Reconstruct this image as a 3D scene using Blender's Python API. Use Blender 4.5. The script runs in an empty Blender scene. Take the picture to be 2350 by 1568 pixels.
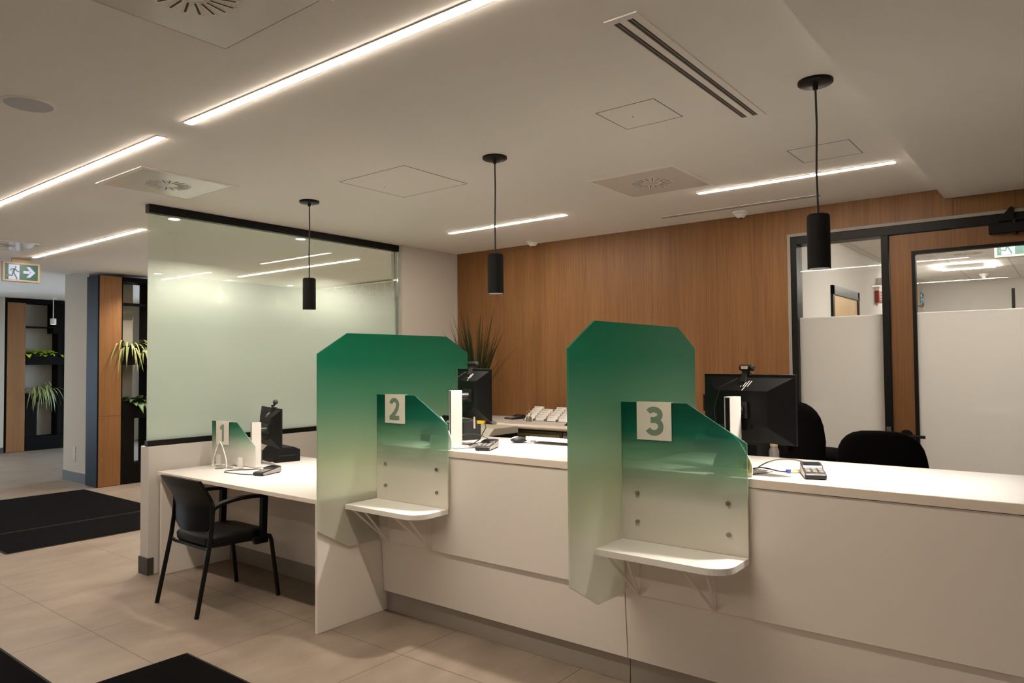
import bpy, bmesh, math, random
from mathutils import Vector, Matrix
from math import sin, cos, pi, radians

SC = bpy.context.scene
COL = SC.collection

# ------------------------------------------------------------------ camera
F_PX = 1648.98
YAW, PITCH, ROLL = -0.664762, 0.0307845, -0.00806936
def camera():
    f = Vector((sin(YAW) * cos(PITCH), cos(YAW) * cos(PITCH), sin(PITCH)))
    r0 = Vector((cos(YAW), -sin(YAW), 0)); u0 = r0.cross(f)
    r = cos(ROLL) * r0 + sin(ROLL) * u0
    u = -sin(ROLL) * r0 + cos(ROLL) * u0
    cd = bpy.data.cameras.new('camera'); co = bpy.data.objects.new('camera', cd); COL.objects.link(co)
    cd.sensor_width = 36; cd.lens = F_PX * 36 / 2350; cd.clip_start = 0.05; cd.clip_end = 200
    co.matrix_world = Matrix(((r.x, u.x, -f.x, 0), (r.y, u.y, -f.y, 0), (r.z, u.z, -f.z, 1.55), (0, 0, 0, 1)))
    SC.camera = co
camera()

# ------------------------------------------------------------------ world, exposure
SC.view_settings.view_transform = 'Standard'; SC.view_settings.look = 'None'
SC.view_settings.gamma = 1; SC.view_settings.use_curve_mapping = False
SC.view_settings.exposure = 1.22
SC.cycles.max_bounces = 14; SC.cycles.diffuse_bounces = 7; SC.cycles.glossy_bounces = 5
SC.cycles.transmission_bounces = 10; SC.cycles.transparent_max_bounces = 16
SC.cycles.sample_clamp_indirect = 6
W = bpy.data.worlds.new('world'); SC.world = W; W.use_nodes = True
W.node_tree.nodes['Background'].inputs[0].default_value = (0.62, 0.81, 1.0, 1)
W.node_tree.nodes['Background'].inputs[1].default_value = 3.0
LED_POWER = 58.0        # ceiling light lines, radiance
LED_COLOR = (1.0, 0.845, 0.69)
SPOT_POWER = 56.0       # pendant lamps, watts
ZC = 2.78               # ceiling height

# ------------------------------------------------------------------ materials
def lin(r, g, b):
    return tuple(((c / 255) / 12.92 if c / 255 <= .04045 else ((c / 255 + .055) / 1.055) ** 2.4) for c in (r, g, b))
def new_mat(name):
    m = bpy.data.materials.new(name); m.use_nodes = True
    nt = m.node_tree
    return m, nt, nt.nodes['Principled BSDF'], nt.nodes['Material Output']
def PM(name, color, rough=.5, metal=0, spec=.5, bump=0, bscale=400, emit=None, estr=0, coat=0, vary=0, vscale=3):
    m, nt, p, o = new_mat(name)
    p.inputs['Base Color'].default_value = (*color, 1)
    p.inputs['Roughness'].default_value = rough; p.inputs['Metallic'].default_value = metal
    p.inputs['Specular IOR Level'].default_value = spec; p.inputs['Coat Weight'].default_value = coat
    if emit: p.inputs['Emission Color'].default_value = (*emit, 1); p.inputs['Emission Strength'].default_value = estr
    N = nt.nodes; L = nt.links
    tc = N.new('ShaderNodeTexCoord')
    nz = N.new('ShaderNodeTexNoise'); nz.inputs['Scale'].default_value = vscale; nz.inputs['Detail'].default_value = 3
    L.new(tc.outputs['Object'], nz.inputs['Vector'])
    if vary:
        mx = N.new('ShaderNodeMixRGB'); mx.inputs[1].default_value = (*[c * (1 - vary) for c in color], 1)
        mx.inputs[2].default_value = (*[min(1, c * (1 + vary)) for c in color], 1)
        L.new(nz.outputs['Fac'], mx.inputs[0]); L.new(mx.outputs[0], p.inputs['Base Color'])
    if bump:
        n2 = N.new('ShaderNodeTexNoise'); n2.inputs['Scale'].default_value = bscale; n2.inputs['Detail'].default_value = 2
        L.new(tc.outputs['Object'], n2.inputs['Vector'])
        b = N.new('ShaderNodeBump'); b.inputs['Strength'].default_value = bump; b.inputs['Distance'].default_value = .002
        L.new(n2.outputs['Fac'], b.inputs['Height']); L.new(b.outputs[0], p.inputs['Normal'])
    return m
def wood_mat(name, c1, c2, rough=.45):
    m, nt, p, o = new_mat(name); N = nt.nodes; L = nt.links
    tc = N.new('ShaderNodeTexCoord'); mp = N.new('ShaderNodeMapping'); mp.inputs['Scale'].default_value = (55, 55, 1.1)
    L.new(tc.outputs['Object'], mp.inputs['Vector'])
    n1 = N.new('ShaderNodeTexNoise'); n1.inputs['Scale'].default_value = 1.6; n1.inputs['Detail'].default_value = 5; n1.inputs['Roughness'].default_value = .65
    n1.inputs['Distortion'].default_value = .25
    L.new(mp.outputs[0], n1.inputs['Vector'])
    mp2 = N.new('ShaderNodeMapping'); mp2.inputs['Scale'].default_value = (5, 5, .25); L.new(tc.outputs['Object'], mp2.inputs['Vector'])
    n2 = N.new('ShaderNodeTexNoise'); n2.inputs['Scale'].default_value = 1.2; n2.inputs['Detail'].default_value = 3
    L.new(mp2.outputs[0], n2.inputs['Vector'])
    ma = N.new('ShaderNodeMath'); ma.operation = 'MULTIPLY_ADD'; ma.inputs[1].default_value = .35
    L.new(n2.outputs['Fac'], ma.inputs[0])
    mm = N.new('ShaderNodeMath'); mm.operation = 'MULTIPLY'; mm.inputs[1].default_value = .65
    L.new(n1.outputs['Fac'], mm.inputs[0]); L.new(mm.outputs[0], ma.inputs[2])
    cr = N.new('ShaderNodeValToRGB'); cr.color_ramp.elements[0].position = .32; cr.color_ramp.elements[1].position = .66
    cr.color_ramp.elements[0].color = (*c1, 1); cr.color_ramp.elements[1].color = (*c2, 1)
    L.new(ma.outputs[0], cr.inputs[0]); L.new(cr.outputs[0], p.inputs['Base Color'])
    p.inputs['Roughness'].default_value = rough; p.inputs['Specular IOR Level'].default_value = .35
    return m
def floor_mat():
    m, nt, p, o = new_mat('floor_tile'); N = nt.nodes; L = nt.links
    tc = N.new('ShaderNodeTexCoord'); sp = N.new('ShaderNodeSeparateXYZ'); L.new(tc.outputs['Object'], sp.inputs[0])
    def dist(sock, off, per):
        a = N.new('ShaderNodeMath'); a.operation = 'SUBTRACT'; a.inputs[1].default_value = off; L.new(sock, a.inputs[0])
        b = N.new('ShaderNodeMath'); b.operation = 'PINGPONG'; b.inputs[1].default_value = per / 2; L.new(a.outputs[0], b.inputs[0])
        return b.outputs[0]
    dx = dist(sp.outputs[0], -6.295 - .856 * 20, .856); dy = dist(sp.outputs[1], 1.825 - .862 * 20, .862)
    mn = N.new('ShaderNodeMath'); mn.operation = 'MINIMUM'; L.new(dx, mn.inputs[0]); L.new(dy, mn.inputs[1])
    gr = N.new('ShaderNodeMath'); gr.operation = 'LESS_THAN'; gr.inputs[1].default_value = .0026; L.new(mn.outputs[0], gr.inputs[0])
    mp = N.new('ShaderNodeMapping'); mp.inputs['Scale'].default_value = (2.2, 1.0, 1); L.new(tc.outputs['Object'], mp.inputs['Vector'])
    nz = N.new('ShaderNodeTexNoise'); nz.inputs['Scale'].default_value = 2.2; nz.inputs['Detail'].default_value = 6; nz.inputs['Roughness'].default_value = .6
    L.new(mp.outputs[0], nz.inputs['Vector'])
    cr = N.new('ShaderNodeValToRGB'); cr.color_ramp.elements[0].position = .3; cr.color_ramp.elements[1].position = .72
    cr.color_ramp.elements[0].color = (.195, .155, .122, 1); cr.color_ramp.elements[1].color = (.285, .232, .185, 1)
    L.new(nz.outputs['Fac'], cr.inputs[0])
    mx = N.new('ShaderNodeMixRGB'); mx.inputs[2].default_value = (.09, .062, .048, 1); L.new(gr.outputs[0], mx.inputs[0]); L.new(cr.outputs[0], mx.inputs[1])
    L.new(mx.outputs[0], p.inputs['Base Color']); p.inputs['Roughness'].default_value = .38; p.inputs['Specular IOR Level'].default_value = .4
    return m
def ramp_z(nt, z0, z1, stops):
    N = nt.nodes; L = nt.links
    tc = N.new('ShaderNodeTexCoord'); sp = N.new('ShaderNodeSeparateXYZ'); L.new(tc.outputs['Object'], sp.inputs[0])
    mr = N.new('ShaderNodeMapRange'); mr.inputs[1].default_value = z0; mr.inputs[2].default_value = z1; L.new(sp.outputs[2], mr.inputs[0])
    cr = N.new('ShaderNodeValToRGB'); els = cr.color_ramp.elements
    while len(els) < len(stops): els.new(.5)
    for e, (pos, c) in zip(els, stops): e.position = pos; e.color = (*c, 1)
    L.new(mr.outputs[0], cr.inputs[0])
    return cr.outputs[0]
def front_fresnel(nt, ior):
    N = nt.nodes; L = nt.links
    fr = N.new('ShaderNodeFresnel'); fr.inputs[0].default_value = ior
    ge = N.new('ShaderNodeNewGeometry'); a = N.new('ShaderNodeMath'); a.operation = 'SUBTRACT'; a.inputs[0].default_value = 1; L.new(ge.outputs['Backfacing'], a.inputs[1])
    m = N.new('ShaderNodeMath'); m.operation = 'MULTIPLY'; L.new(fr.outputs[0], m.inputs[0]); L.new(a.outputs[0], m.inputs[1])
    return m
def frost_gradient(name, z0, z1, stops, see=((0, .5), (1, .5)), rough=.32, tlf=.5):
    """Frosted acrylic printed with a vertical colour fade."""
    m, nt, p, o = new_mat(name); N = nt.nodes; L = nt.links; N.remove(p)
    c = ramp_z(nt, z0, z1, stops)
    g = N.new('ShaderNodeGamma'); g.inputs[1].default_value = .5; L.new(c, g.inputs[0])
    rf = N.new('ShaderNodeBsdfRefraction'); rf.inputs['Roughness'].default_value = rough; rf.inputs['IOR'].default_value = 1.18; L.new(g.outputs[0], rf.inputs[0])
    df = N.new('ShaderNodeBsdfDiffuse'); L.new(c, df.inputs[0])
    tl = N.new('ShaderNodeBsdfTranslucent'); L.new(g.outputs[0], tl.inputs[0])
    m1 = N.new('ShaderNodeMixShader'); m1.inputs[0].default_value = tlf; L.new(df.outputs[0], m1.inputs[1]); L.new(tl.outputs[0], m1.inputs[2])
    m2 = N.new('ShaderNodeMixShader'); L.new(ramp_z(nt, z0, z1, [(a, (v, v, v)) for a, v in see]), m2.inputs[0]); L.new(m1.outputs[0], m2.inputs[1]); L.new(rf.outputs[0], m2.inputs[2])
    gl = N.new('ShaderNodeBsdfGlossy'); gl.inputs['Roughness'].default_value = .3
    fr = front_fresnel(nt, 1.35)
    m3 = N.new('ShaderNodeMixShader'); L.new(fr.outputs[0], m3.inputs[0]); L.new(m2.outputs[0], m3.inputs[1]); L.new(gl.outputs[0], m3.inputs[2])
    L.new(m3.outputs[0], o.inputs[0])
    return m
def film_glass(name, z0, z1, tint=(.93, .97, .93), frost=(.50, .585, .51), trans=.60, amount=1.0, ior=1.5):
    """Clear glass above z1 (object z), frosted film below z0."""
    m, nt, p, o = new_mat(name); N = nt.nodes; L = nt.links; N.remove(p)
    f = ramp_z(nt, z0, z1, [(0, (amount,) * 3), (.35, (.8 * amount,) * 3), (1, (0, 0, 0))] if z1 - z0 > .05 else [(0, (amount,) * 3), (1, (0, 0, 0))])
    tr = N.new('ShaderNodeBsdfTransparent'); tr.inputs[0].default_value = (*tint, 1)
    df = N.new('ShaderNodeBsdfDiffuse'); df.inputs[0].default_value = (*frost, 1)
    tl = N.new('ShaderNodeBsdfTranslucent'); tl.inputs[0].default_value = (*[c ** .5 for c in frost], 1)
    m1 = N.new('ShaderNodeMixShader'); m1.inputs[0].default_value = trans; L.new(df.outputs[0], m1.inputs[1]); L.new(tl.outputs[0], m1.inputs[2])
    m2 = N.new('ShaderNodeMixShader'); L.new(f, m2.inputs[0]); L.new(tr.outputs[0], m2.inputs[1]); L.new(m1.outputs[0], m2.inputs[2])
    gl = N.new('ShaderNodeBsdfGlossy'); gl.inputs['Roughness'].default_value = .015
    fr = front_fresnel(nt, ior)
    m3 = N.new('ShaderNodeMixShader'); L.new(fr.outputs[0], m3.inputs[0]); L.new(m2.outputs[0], m3.inputs[1]); L.new(gl.outputs[0], m3.inputs[2])
    L.new(m3.outputs[0], o.inputs[0])
    return m
def glass_clear(name, ior=1.45, color=(.97, .98, .97)):
    m, nt, p, o = new_mat(name)
    p.inputs['Base Color'].default_value = (*color, 1); p.inputs['Transmission Weight'].default_value = 1
    p.inputs['Roughness'].default_value = .03; p.inputs['IOR'].default_value = ior
    return m
def curtain_mat():
    m, nt, p, o = new_mat('sheer_curtain'); N = nt.nodes; L = nt.links
    p.inputs['Base Color'].default_value = (.78, .78, .74, 1); p.inputs['Roughness'].default_value = .9
    tl = N.new('ShaderNodeBsdfTranslucent'); tl.inputs[0].default_value = (.8, .8, .76, 1)
    mx = N.new('ShaderNodeMixShader'); mx.inputs[0].default_value = .3
    L.new(p.outputs[0], mx.inputs[1]); L.new(tl.outputs[0], mx.inputs[2]); L.new(mx.outputs[0], o.inputs[0])
    return m
def grid_ceiling_mat():
    m, nt, p, o = new_mat('ceiling_tile'); N = nt.nodes; L = nt.links
    tc = N.new('ShaderNodeTexCoord'); sp = N.new('ShaderNodeSeparateXYZ'); L.new(tc.outputs['Object'], sp.inputs[0])
    outs = []
    for s, per in ((0, .61), (1, 1.22)):
        b = N.new('ShaderNodeMath'); b.operation = 'PINGPONG'; b.inputs[1].default_value = per / 2; L.new(sp.outputs[s], b.inputs[0]); outs.append(b.outputs[0])
    mn = N.new('ShaderNodeMath'); mn.operation = 'MINIMUM'; L.new(outs[0], mn.inputs[0]); L.new(outs[1], mn.inputs[1])
    gr = N.new('ShaderNodeMath'); gr.operation = 'LESS_THAN'; gr.inputs[1].default_value = .012; L.new(mn.outputs[0], gr.inputs[0])
    mx = N.new('ShaderNodeMixRGB'); mx.inputs[1].default_value = (.78, .76, .73, 1); mx.inputs[2].default_value = (.6, .58, .56, 1)
    L.new(gr.outputs[0], mx.inputs[0]); L.new(mx.outputs[0], p.inputs['Base Color']); p.inputs['Roughness'].default_value = .9
    return m

M = dict(
    ceil=PM('ceiling_paint', (.88, .855, .815), .9, spec=.2, bump=.05, bscale=250),
    wall=PM('wall_paint', (.60, .575, .535), .85, spec=.25, bump=.06, bscale=300),
    wallgrey=PM('wall_grey_paint', (.46, .425, .36), .85, spec=.25),
    lam=PM('white_laminate', (.60, .585, .565), .38, spec=.45),
    lam_front=PM('white_panel_laminate', (.78, .735, .68), .42, spec=.4, vary=.02, vscale=1),
    lam_edge=PM('laminate_edge', (.78, .70, .60), .45),
    shelf=PM('white_shelf_laminate', (.80, .79, .75), .35),
    kick=PM('kick_plate_grey', (.34, .31, .275), .38, metal=.2),
    base=PM('rubber_baseboard', (.05, .044, .038), .6),
    black=PM('black_metal', (.006, .006, .006), .42, spec=.2),
    blackm=PM('black_matte', (.007, .007, .007), .7, spec=.2),
    bluek=PM('dark_gloss_panel', (.004, .006, .012), .5, spec=.06),
    planter=PM('dark_brown_planter', (.006, .005, .0045), .7, spec=.07),
    plast=PM('black_plastic', (.005, .005, .0053), .48, spec=.18, bump=.08, bscale=900),
    plast2=PM('dark_grey_plastic', (.022, .022, .023), .4, spec=.3),
    chair=PM('black_vinyl', (.005, .0047, .0047), .45, spec=.25, bump=.15, bscale=60),
    fabric=PM('black_fabric', (.006, .0055, .0058), .95, spec=.08, bump=.3, bscale=700),
    mat=PM('black_mat_pile', (.004, .0032, .003), 1, spec=.03, bump=.6, bscale=500, vary=.35, vscale=6),
    matedge=PM('mat_rubber_edge', (.012, .011, .011), .7, spec=.2),
    silver=PM('silver_plastic', (.62, .60, .57), .35, metal=.15),
    grey=PM('grey_plastic', (.35, .33, .32), .45),
    steel=PM('brushed_steel', (.38, .35, .31), .3, metal=1),
    white=PM('white_plastic', (.8, .79, .76), .45),
    paper=PM('white_paper', (.8, .78, .75), .8),
    ink=PM('printed_ink', (.25, .23, .22), .8),
    sign=PM('sign_cream', (.74, .70, .62), .5),
    digit=PM('sign_digit_green', (.17, .25, .185), .5),
    mirror_digit=PM('sign_digit_silver_green', (.30, .38, .34), .3, metal=.6),
    wood=wood_mat('oak_veneer', (.165, .070, .0215), (.275, .132, .046)),
    door=wood_mat('oak_door', (.16, .070, .023), (.24, .115, .042)),
    pale=wood_mat('pale_wood', (.50, .33, .16), (.58, .40, .21)),
    floor=floor_mat(), grid=grid_ceiling_mat(), curtain=curtain_mat(),
    led=PM('led_diffuser', (.9, .9, .9), .5, emit=LED_COLOR, estr=LED_POWER),
    led2=PM('corridor_led', (.9, .9, .9), .5, emit=(1, .93, .84), estr=70),
    lampglow=PM('lamp_glow', (.9, .9, .9), .5, emit=(1, .86, .70), estr=14),
    smallglow=PM('small_lamp_glow', (.9, .9, .9), .5, emit=(1, .92, .8), estr=5),
    diffuser=PM('diffuser_plate', (.82, .80, .765), .14, spec=.4),
    slot=PM('vent_slot_dark', (.075, .064, .054), .8),
    reveal=PM('reveal_grey', (.30, .28, .245), .7),
    seam=PM('veneer_seam', (.09, .04, .015), .7),
    gap=PM('panel_gap', (.06, .05, .045), .9),
    grille=PM('speaker_grille', (.50, .505, .53), .7),
    exitgreen=PM('exit_green', (.0, .028, .018), .5, emit=(.0, .13, .085), estr=.16),
    exitwhite=PM('exit_white', (.12, .13, .17), .5, emit=(.56, .64, .95), estr=.22),
    exitframe=PM('exit_frame', (.30, .225, .15), .5),
    red=PM('alarm_red', (.35, .03, .03), .4),
    clear=glass_clear('clear_acrylic'),
    yellow=PM('yellow_plug', (.75, .52, .02), .45),
    olive=PM('olive_steel', (.30, .265, .15), .5),
    cabgrey=PM('cabinet_grey', (.36, .345, .33), .5),
    mfp=PM('printer_beige', (.52, .50, .43), .5),
    soil=PM('soil', (.03, .02, .012), .95),
    leafd=PM('leaf_dark', (.014, .034, .010), .5, vary=.4, vscale=9),
    leafg=PM('leaf_green', (.05, .12, .03), .45, vary=.35, vscale=9),
    leafs=PM('leaf_striped', (.30, .34, .13), .5, vary=.4, vscale=14),
    leafl=PM('leaf_lime', (.42, .60, .03), .4, vary=.25, vscale=9),
    cord=PM('black_cord', (.012, .012, .012), .5),
    cordg=PM('grey_cord', (.10, .095, .09), .5),
    blueplug=PM('blue_plug', (.05, .1, .35), .4),
    beigelabel=PM('beige_label', (.55, .42, .31), .6),
    cream=PM('cream_cap', (.72, .62, .42), .5),
)
GREEN_STOPS = [(0, (.74, .74, .66)), (.22, (.70, .71, .60)), (.40, (.54, .62, .42)), (.52, (.36, .54, .36)), (.68, (.13, .37, .23)), (.86, (.018, .25, .14)), (1, (.004, .21, .112))]
NUM_STOPS = [(0, (.82, .79, .71)), (.26, (.78, .77, .68)), (.42, (.62, .69, .57)), (.57, (.34, .58, .42)), (.78, (.018, .21, .14)), (.92, (.003, .12, .075)), (1, (.002, .105, .064))]
M['gscreen'] = frost_gradient('green_fade_screen', .45, 1.745, GREEN_STOPS, see=((0, .10), (.45, .25), (.75, .45), (1, .5)), rough=.4)
M['gpanel'] = frost_gradient('green_fade_panel', 0, .648, NUM_STOPS, see=((0, .05), (.3, .12), (.45, .55), (.6, .75), (.8, .6), (1, .4)), rough=.17, tlf=.25)
M['gpanel_desk'] = frost_gradient('green_fade_desk_panel', 0, .335, [(0, (.76, .74, .68)), (.3, (.72, .72, .66)), (.5, (.48, .58, .48)), (.68, (.15, .36, .24)), (.88, (.01, .17, .09)), (1, (.004, .14, .07))], see=((0, .2), (1, .4)), rough=.3)
M['partition'] = film_glass('partition_film_glass', .95, 1.42)     # object z: pane root stands on the low wall
M['doorfilm'] = film_glass('door_film_glass', 1.899, 1.901, tint=(.96, .97, .96), frost=(.56, .53, .485), trans=.78, amount=.93, ior=1.45)

# ------------------------------------------------------------------ mesh builder
class MB:
    def __init__(s): s.bm = bmesh.new()
    def box(s, x0, x1, y0, y1, z0, z1):
        v = [s.bm.verts.new((x, y, z)) for z in (z0, z1) for y in (y0, y1) for x in (x0, x1)]
        for f in ((0, 2, 3, 1), (4, 5, 7, 6), (0, 1, 5, 4), (1, 3, 7, 5), (3, 2, 6, 7), (2, 0, 4, 6)):
            s.bm.faces.new([v[i] for i in f])
        return s
    def hexa(s, pts):
        v = [s.bm.verts.new(p) for p in pts]
        for f in ((0, 3, 2, 1), (4, 5, 6, 7), (0, 1, 5, 4), (1, 2, 6, 5), (2, 3, 7, 6), (3, 0, 4, 7)):
            s.bm.faces.new([v[i] for i in f])
        return s
    def prism(s, pts, plane, a, b):
        mk = {'xy': lambda p, t: (p[0], p[1], t), 'xz': lambda p, t: (p[0], t, p[1]), 'yz': lambda p, t: (t, p[0], p[1])}[plane]
        A = [s.bm.verts.new(mk(p, a)) for p in pts]; B = [s.bm.verts.new(mk(p, b)) for p in pts]
        n = len(pts)
        s.bm.faces.new(A[::-1]); s.bm.faces.new(B)
        for i in range(n): s.bm.faces.new((A[i], A[(i + 1) % n], B[(i + 1) % n], B[i]))
        return s
    def ring(s, path, radii, n=10, caps=True):
        path = [Vector(p) for p in path]
        if not hasattr(radii, '__len__'): radii = [radii] * len(path)
        prev = None; rings = []
        for i, p in enumerate(path):
            t = (path[min(i + 1, len(path) - 1)] - path[max(i - 1, 0)]).normalized()
            if prev is None:
                a = Vector((0, 0, 1)) if abs(t.z) < .9 else Vector((1, 0, 0)); nrm = t.cross(a).normalized()
            else:
                nrm = (prev - t * prev.dot(t)).normalized()
            prev = nrm; bn = t.cross(nrm); r = radii[i]
            rings.append([s.bm.verts.new(p + nrm * (r * cos(2 * pi * k / n)) + bn * (r * sin(2 * pi * k / n))) for k in range(n)])
        for a, b in zip(rings, rings[1:]):
            for k in range(n): s.bm.faces.new((a[k], a[(k + 1) % n], b[(k + 1) % n], b[k]))
        if caps: s.bm.faces.new(rings[0][::-1]); s.bm.faces.new(rings[-1])
        return s
    def cyl(s, p, q, r, n=20): return s.ring([p, q], r, n)
    def lathe(s, prof, cx=0, cy=0, n=32):
        rings = []
        for r, z in prof:
            if r < 1e-6: rings.append([s.bm.verts.new((cx, cy, z))])
            else: rings.append([s.bm.verts.new((cx + r * cos(2 * pi * k / n), cy + r * sin(2 * pi * k / n), z)) for k in range(n)])
        for a, b in zip(rings, rings[1:]):
            for k in range(n):
                k2 = (k + 1) % n
                if len(a) == 1 and len(b) == 1: continue
                if len(a) == 1: s.bm.faces.new((a[0], b[k2], b[k]))
                elif len(b) == 1: s.bm.faces.new((a[k], a[k2], b[0]))
                else: s.bm.faces.new((a[k], a[k2], b[k2], b[k]))
        return s
    def ball(s, c, rx, ry=None, rz=None, n=16, m=10):
        ry = rx if ry is None else ry; rz = rx if rz is None else rz
        rings = []
        for j in range(m + 1):
            th = pi * j / m
            if j in (0, m): rings.append([s.bm.verts.new((c[0], c[1], c[2] + rz * cos(th)))])
            else: rings.append([s.bm.verts.new((c[0] + rx * sin(th) * cos(2 * pi * k / n), c[1] + ry * sin(th) * sin(2 * pi * k / n), c[2] + rz * cos(th))) for k in range(n)])
        for a, b in zip(rings, rings[1:]):
            for k in range(n):
                k2 = (k + 1) % n
                if len(a) == 1: s.bm.faces.new((a[0], b[k], b[k2]))
                elif len(b) == 1: s.bm.faces.new((a[k], b[0], a[k2]))
                else: s.bm.faces.new((a[k], b[k], b[k2], a[k2]))
        return s
    def stroke(s, pts, w, plane, a, b):
        """flat ribbon of width w along a 2D path, extruded from a to b"""
        P = [Vector((p[0], p[1])) for p in pts]; Lf = []; Rt = []
        for i, p in enumerate(P):
            d0 = (P[i] - P[i - 1]).normalized() if i else (P[1] - P[0]).normalized()
            d1 = (P[i + 1] - P[i]).normalized() if i < len(P) - 1 else d0
            t = (d0 + d1).normalized(); n = Vector((-t.y, t.x)); k = w / 2 / max(.4, n.dot(Vector((-d0.y, d0.x))))
            Lf.append(p + n * k); Rt.append(p - n * k)
        for i in range(len(P) - 1):
            s.prism([Rt[i], Rt[i + 1], Lf[i + 1], Lf[i]], plane, a, b)
        return s
    def leaf(s, base, d, length, width, droop, fold=.15, n=7, tip=1.0, lift=.6):
        """a curved tapering leaf blade starting at base towards horizontal direction angle d"""
        hx, hy = cos(d), sin(d); px, py = -hy, hx
        L = []; R = []; C = []
        for i in range(n + 1):
            t = i / n
            out = length * t * (1 - .15 * t * droop); up = length * (lift * t - droop * t * t)
            wd = width * (sin(pi * min(1, t * .92 + .08)) ** .7) * .5 if tip else width * .5 * (1 - t) ** .6
            c = Vector((base[0] + hx * out, base[1] + hy * out, base[2] + up)); C.append(c)
            off = Vector((px, py, fold)) * wd; off2 = Vector((-px, -py, fold)) * wd
            L.append(s.bm.verts.new(c + off)); R.append(s.bm.verts.new(c + off2))
        Cv = [s.bm.verts.new(c) for c in C]
        for i in range(n):
            s.bm.faces.new((L[i], L[i + 1], Cv[i + 1], Cv[i])); s.bm.faces.new((Cv[i], Cv[i + 1], R[i + 1], R[i]))
        return s
    def done(s, name, mat, parent=None, smooth=False, bevel=0, seg=2, recalc=True, world=False, mats=None):
        if recalc: bmesh.ops.recalc_face_normals(s.bm, faces=s.bm.faces[:])
        if bevel:
            es = [e for e in s.bm.edges if e.is_manifold and e.calc_face_angle(0) > .5]
            bmesh.ops.bevel(s.bm, geom=es, offset=bevel, segments=seg, profile=.6, affect='EDGES', clamp_overlap=True)
        if world and parent is not None:
            bmesh.ops.translate(s.bm, vec=-Vector(parent.location), verts=s.bm.verts[:])
        me = bpy.data.meshes.new(name); s.bm.to_mesh(me); s.bm.free()
        me.materials.append(mat)
        if smooth:
            for p in me.polygons: p.use_smooth = True
            if hasattr(me, 'set_sharp_from_angle'): me.set_sharp_from_angle(angle=radians(40))
        o = bpy.data.objects.new(name, me); COL.objects.link(o)
        if parent is not None: o.parent = parent
        return o

def tag(o, label, cat, group=None):
    o['label'] = label; o['category'] = cat
    if group: o['group'] = group
    return o
def thing(name, label, cat, loc=(0, 0, 0), rz=0, group=None):
    o = bpy.data.objects.new(name, None); COL.objects.link(o); o.location = loc; o.rotation_euler = (0, 0, rz)
    o.empty_display_size = .05
    return tag(o, label, cat, group)
def struct(o, label=None):
    o['kind'] = 'structure'
    if label: o['label'] = label
    return o
def sroot(name, loc=(0, 0, 0)):
    o = bpy.data.objects.new(name, None); COL.objects.link(o); o.location = loc; o['kind'] = 'structure'
    return o
def copy_thing(o, loc, label, rz=None, group=None):
    r = o.copy(); COL.objects.link(r); r.location = loc; r['label'] = label
    if rz is not None: r.rotation_euler = (0, 0, rz)
    if group: r['group'] = group
    for ch in list(o.children):
        c = ch.copy(); COL.objects.link(c); c.parent = r
        for g in ch.children:
            d = g.copy(); COL.objects.link(d); d.parent = c
    return r
def arc(cx, cy, rx, ry, a0, a1, n=14):
    return [(cx + rx * cos(radians(a0 + (a1 - a0) * i / n)), cy + ry * sin(radians(a0 + (a1 - a0) * i / n))) for i in range(n + 1)]
def bez(p0, p1, p2, p3, n=16):
    p0, p1, p2, p3 = map(Vector, (p0, p1, p2, p3))
    return [p0 * (1 - t) ** 3 + p1 * 3 * t * (1 - t) ** 2 + p2 * 3 * t * t * (1 - t) + p3 * t ** 3 for t in [i / n for i in range(n + 1)]]
def rrect(x0, x1, y0, y1, r, n=6):
    return (arc(x1 - r, y1 - r, r, r, 0, 90, n) + arc(x0 + r, y1 - r, r, r, 90, 180, n) + arc(x0 + r, y0 + r, r, r, 180, 270, n) + arc(x1 - r, y0 + r, r, r, 270, 360, n))

# ------------------------------------------------------------------ room shell
struct(MB().box(-16.2, 3.7, -5.2, 14.0, -.12, 0).done('floor', M['floor']), 'beige square tile floor with thin dark grout lines')
struct(MB().box(-10.3, 3.7, -5.2, 7.4, ZC, ZC + .3).done('ceiling', M['ceil']), 'smooth beige plaster ceiling')
struct(MB().box(-16.2, -10.3, -5.2, 7.4, 2.84, ZC + .3).done('ceiling_far', M['ceil']))
struct(MB().box(-.71, 3.6, -5, 5.94, 2.705, ZC).done('ceiling_bulkhead', M['ceil']), 'lowered ceiling strip at the right')
b = MB(); b.box(-5.43, -1.812, 5.945, 6.10, 0, ZC); b.box(-1.812, 0.06, 5.945, 6.10, 2.575, ZC); b.box(.06, 3.6, 5.945, 6.10, 0, ZC)
struct(b.done('wall_back', M['wood']), 'oak veneer wall with vertical grain')
b = MB()
for x in (-4.23, -3.03, -2.41): b.box(x - .0008, x + .0008, 5.944, 5.946, 0, ZC)
b.box(-.66, -.657, 5.9435, 5.946, 2.575, ZC)
struct(b.done('trim_seam', M['seam']))
struct(MB().box(-5.585, -5.43, 5.10, 7.3, 0, ZC).done('wall_side', M['wall']), 'cream wall pier beside the glass partition')
struct(MB().box(-5.585, -5.46, 2.56, 5.10, 0, .95).done('wall_low', M['wall'], bevel=.004), 'low cream wall carrying the glass partition')
b = MB(); b.box(-5.593, -5.452, 2.552, 2.60, 0, .125); b.box(-5.593, -5.585, 2.552, 5.1, 0, .125)
struct(b.done('baseboard_low', M['base']))
struct(MB().box(3.5, 3.7, -5.2, 6.1, 0, ZC).done('wall_right', M['ceil']))
struct(MB().box(-10.3, 3.7, -5.2, -5.0, 0, ZC).done('wall_front', M['ceil']))
struct(MB().box(-10.6, -10.3, -5.2, -1.2, 0, 2.84).done('wall_near', M['ceil']))
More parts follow.
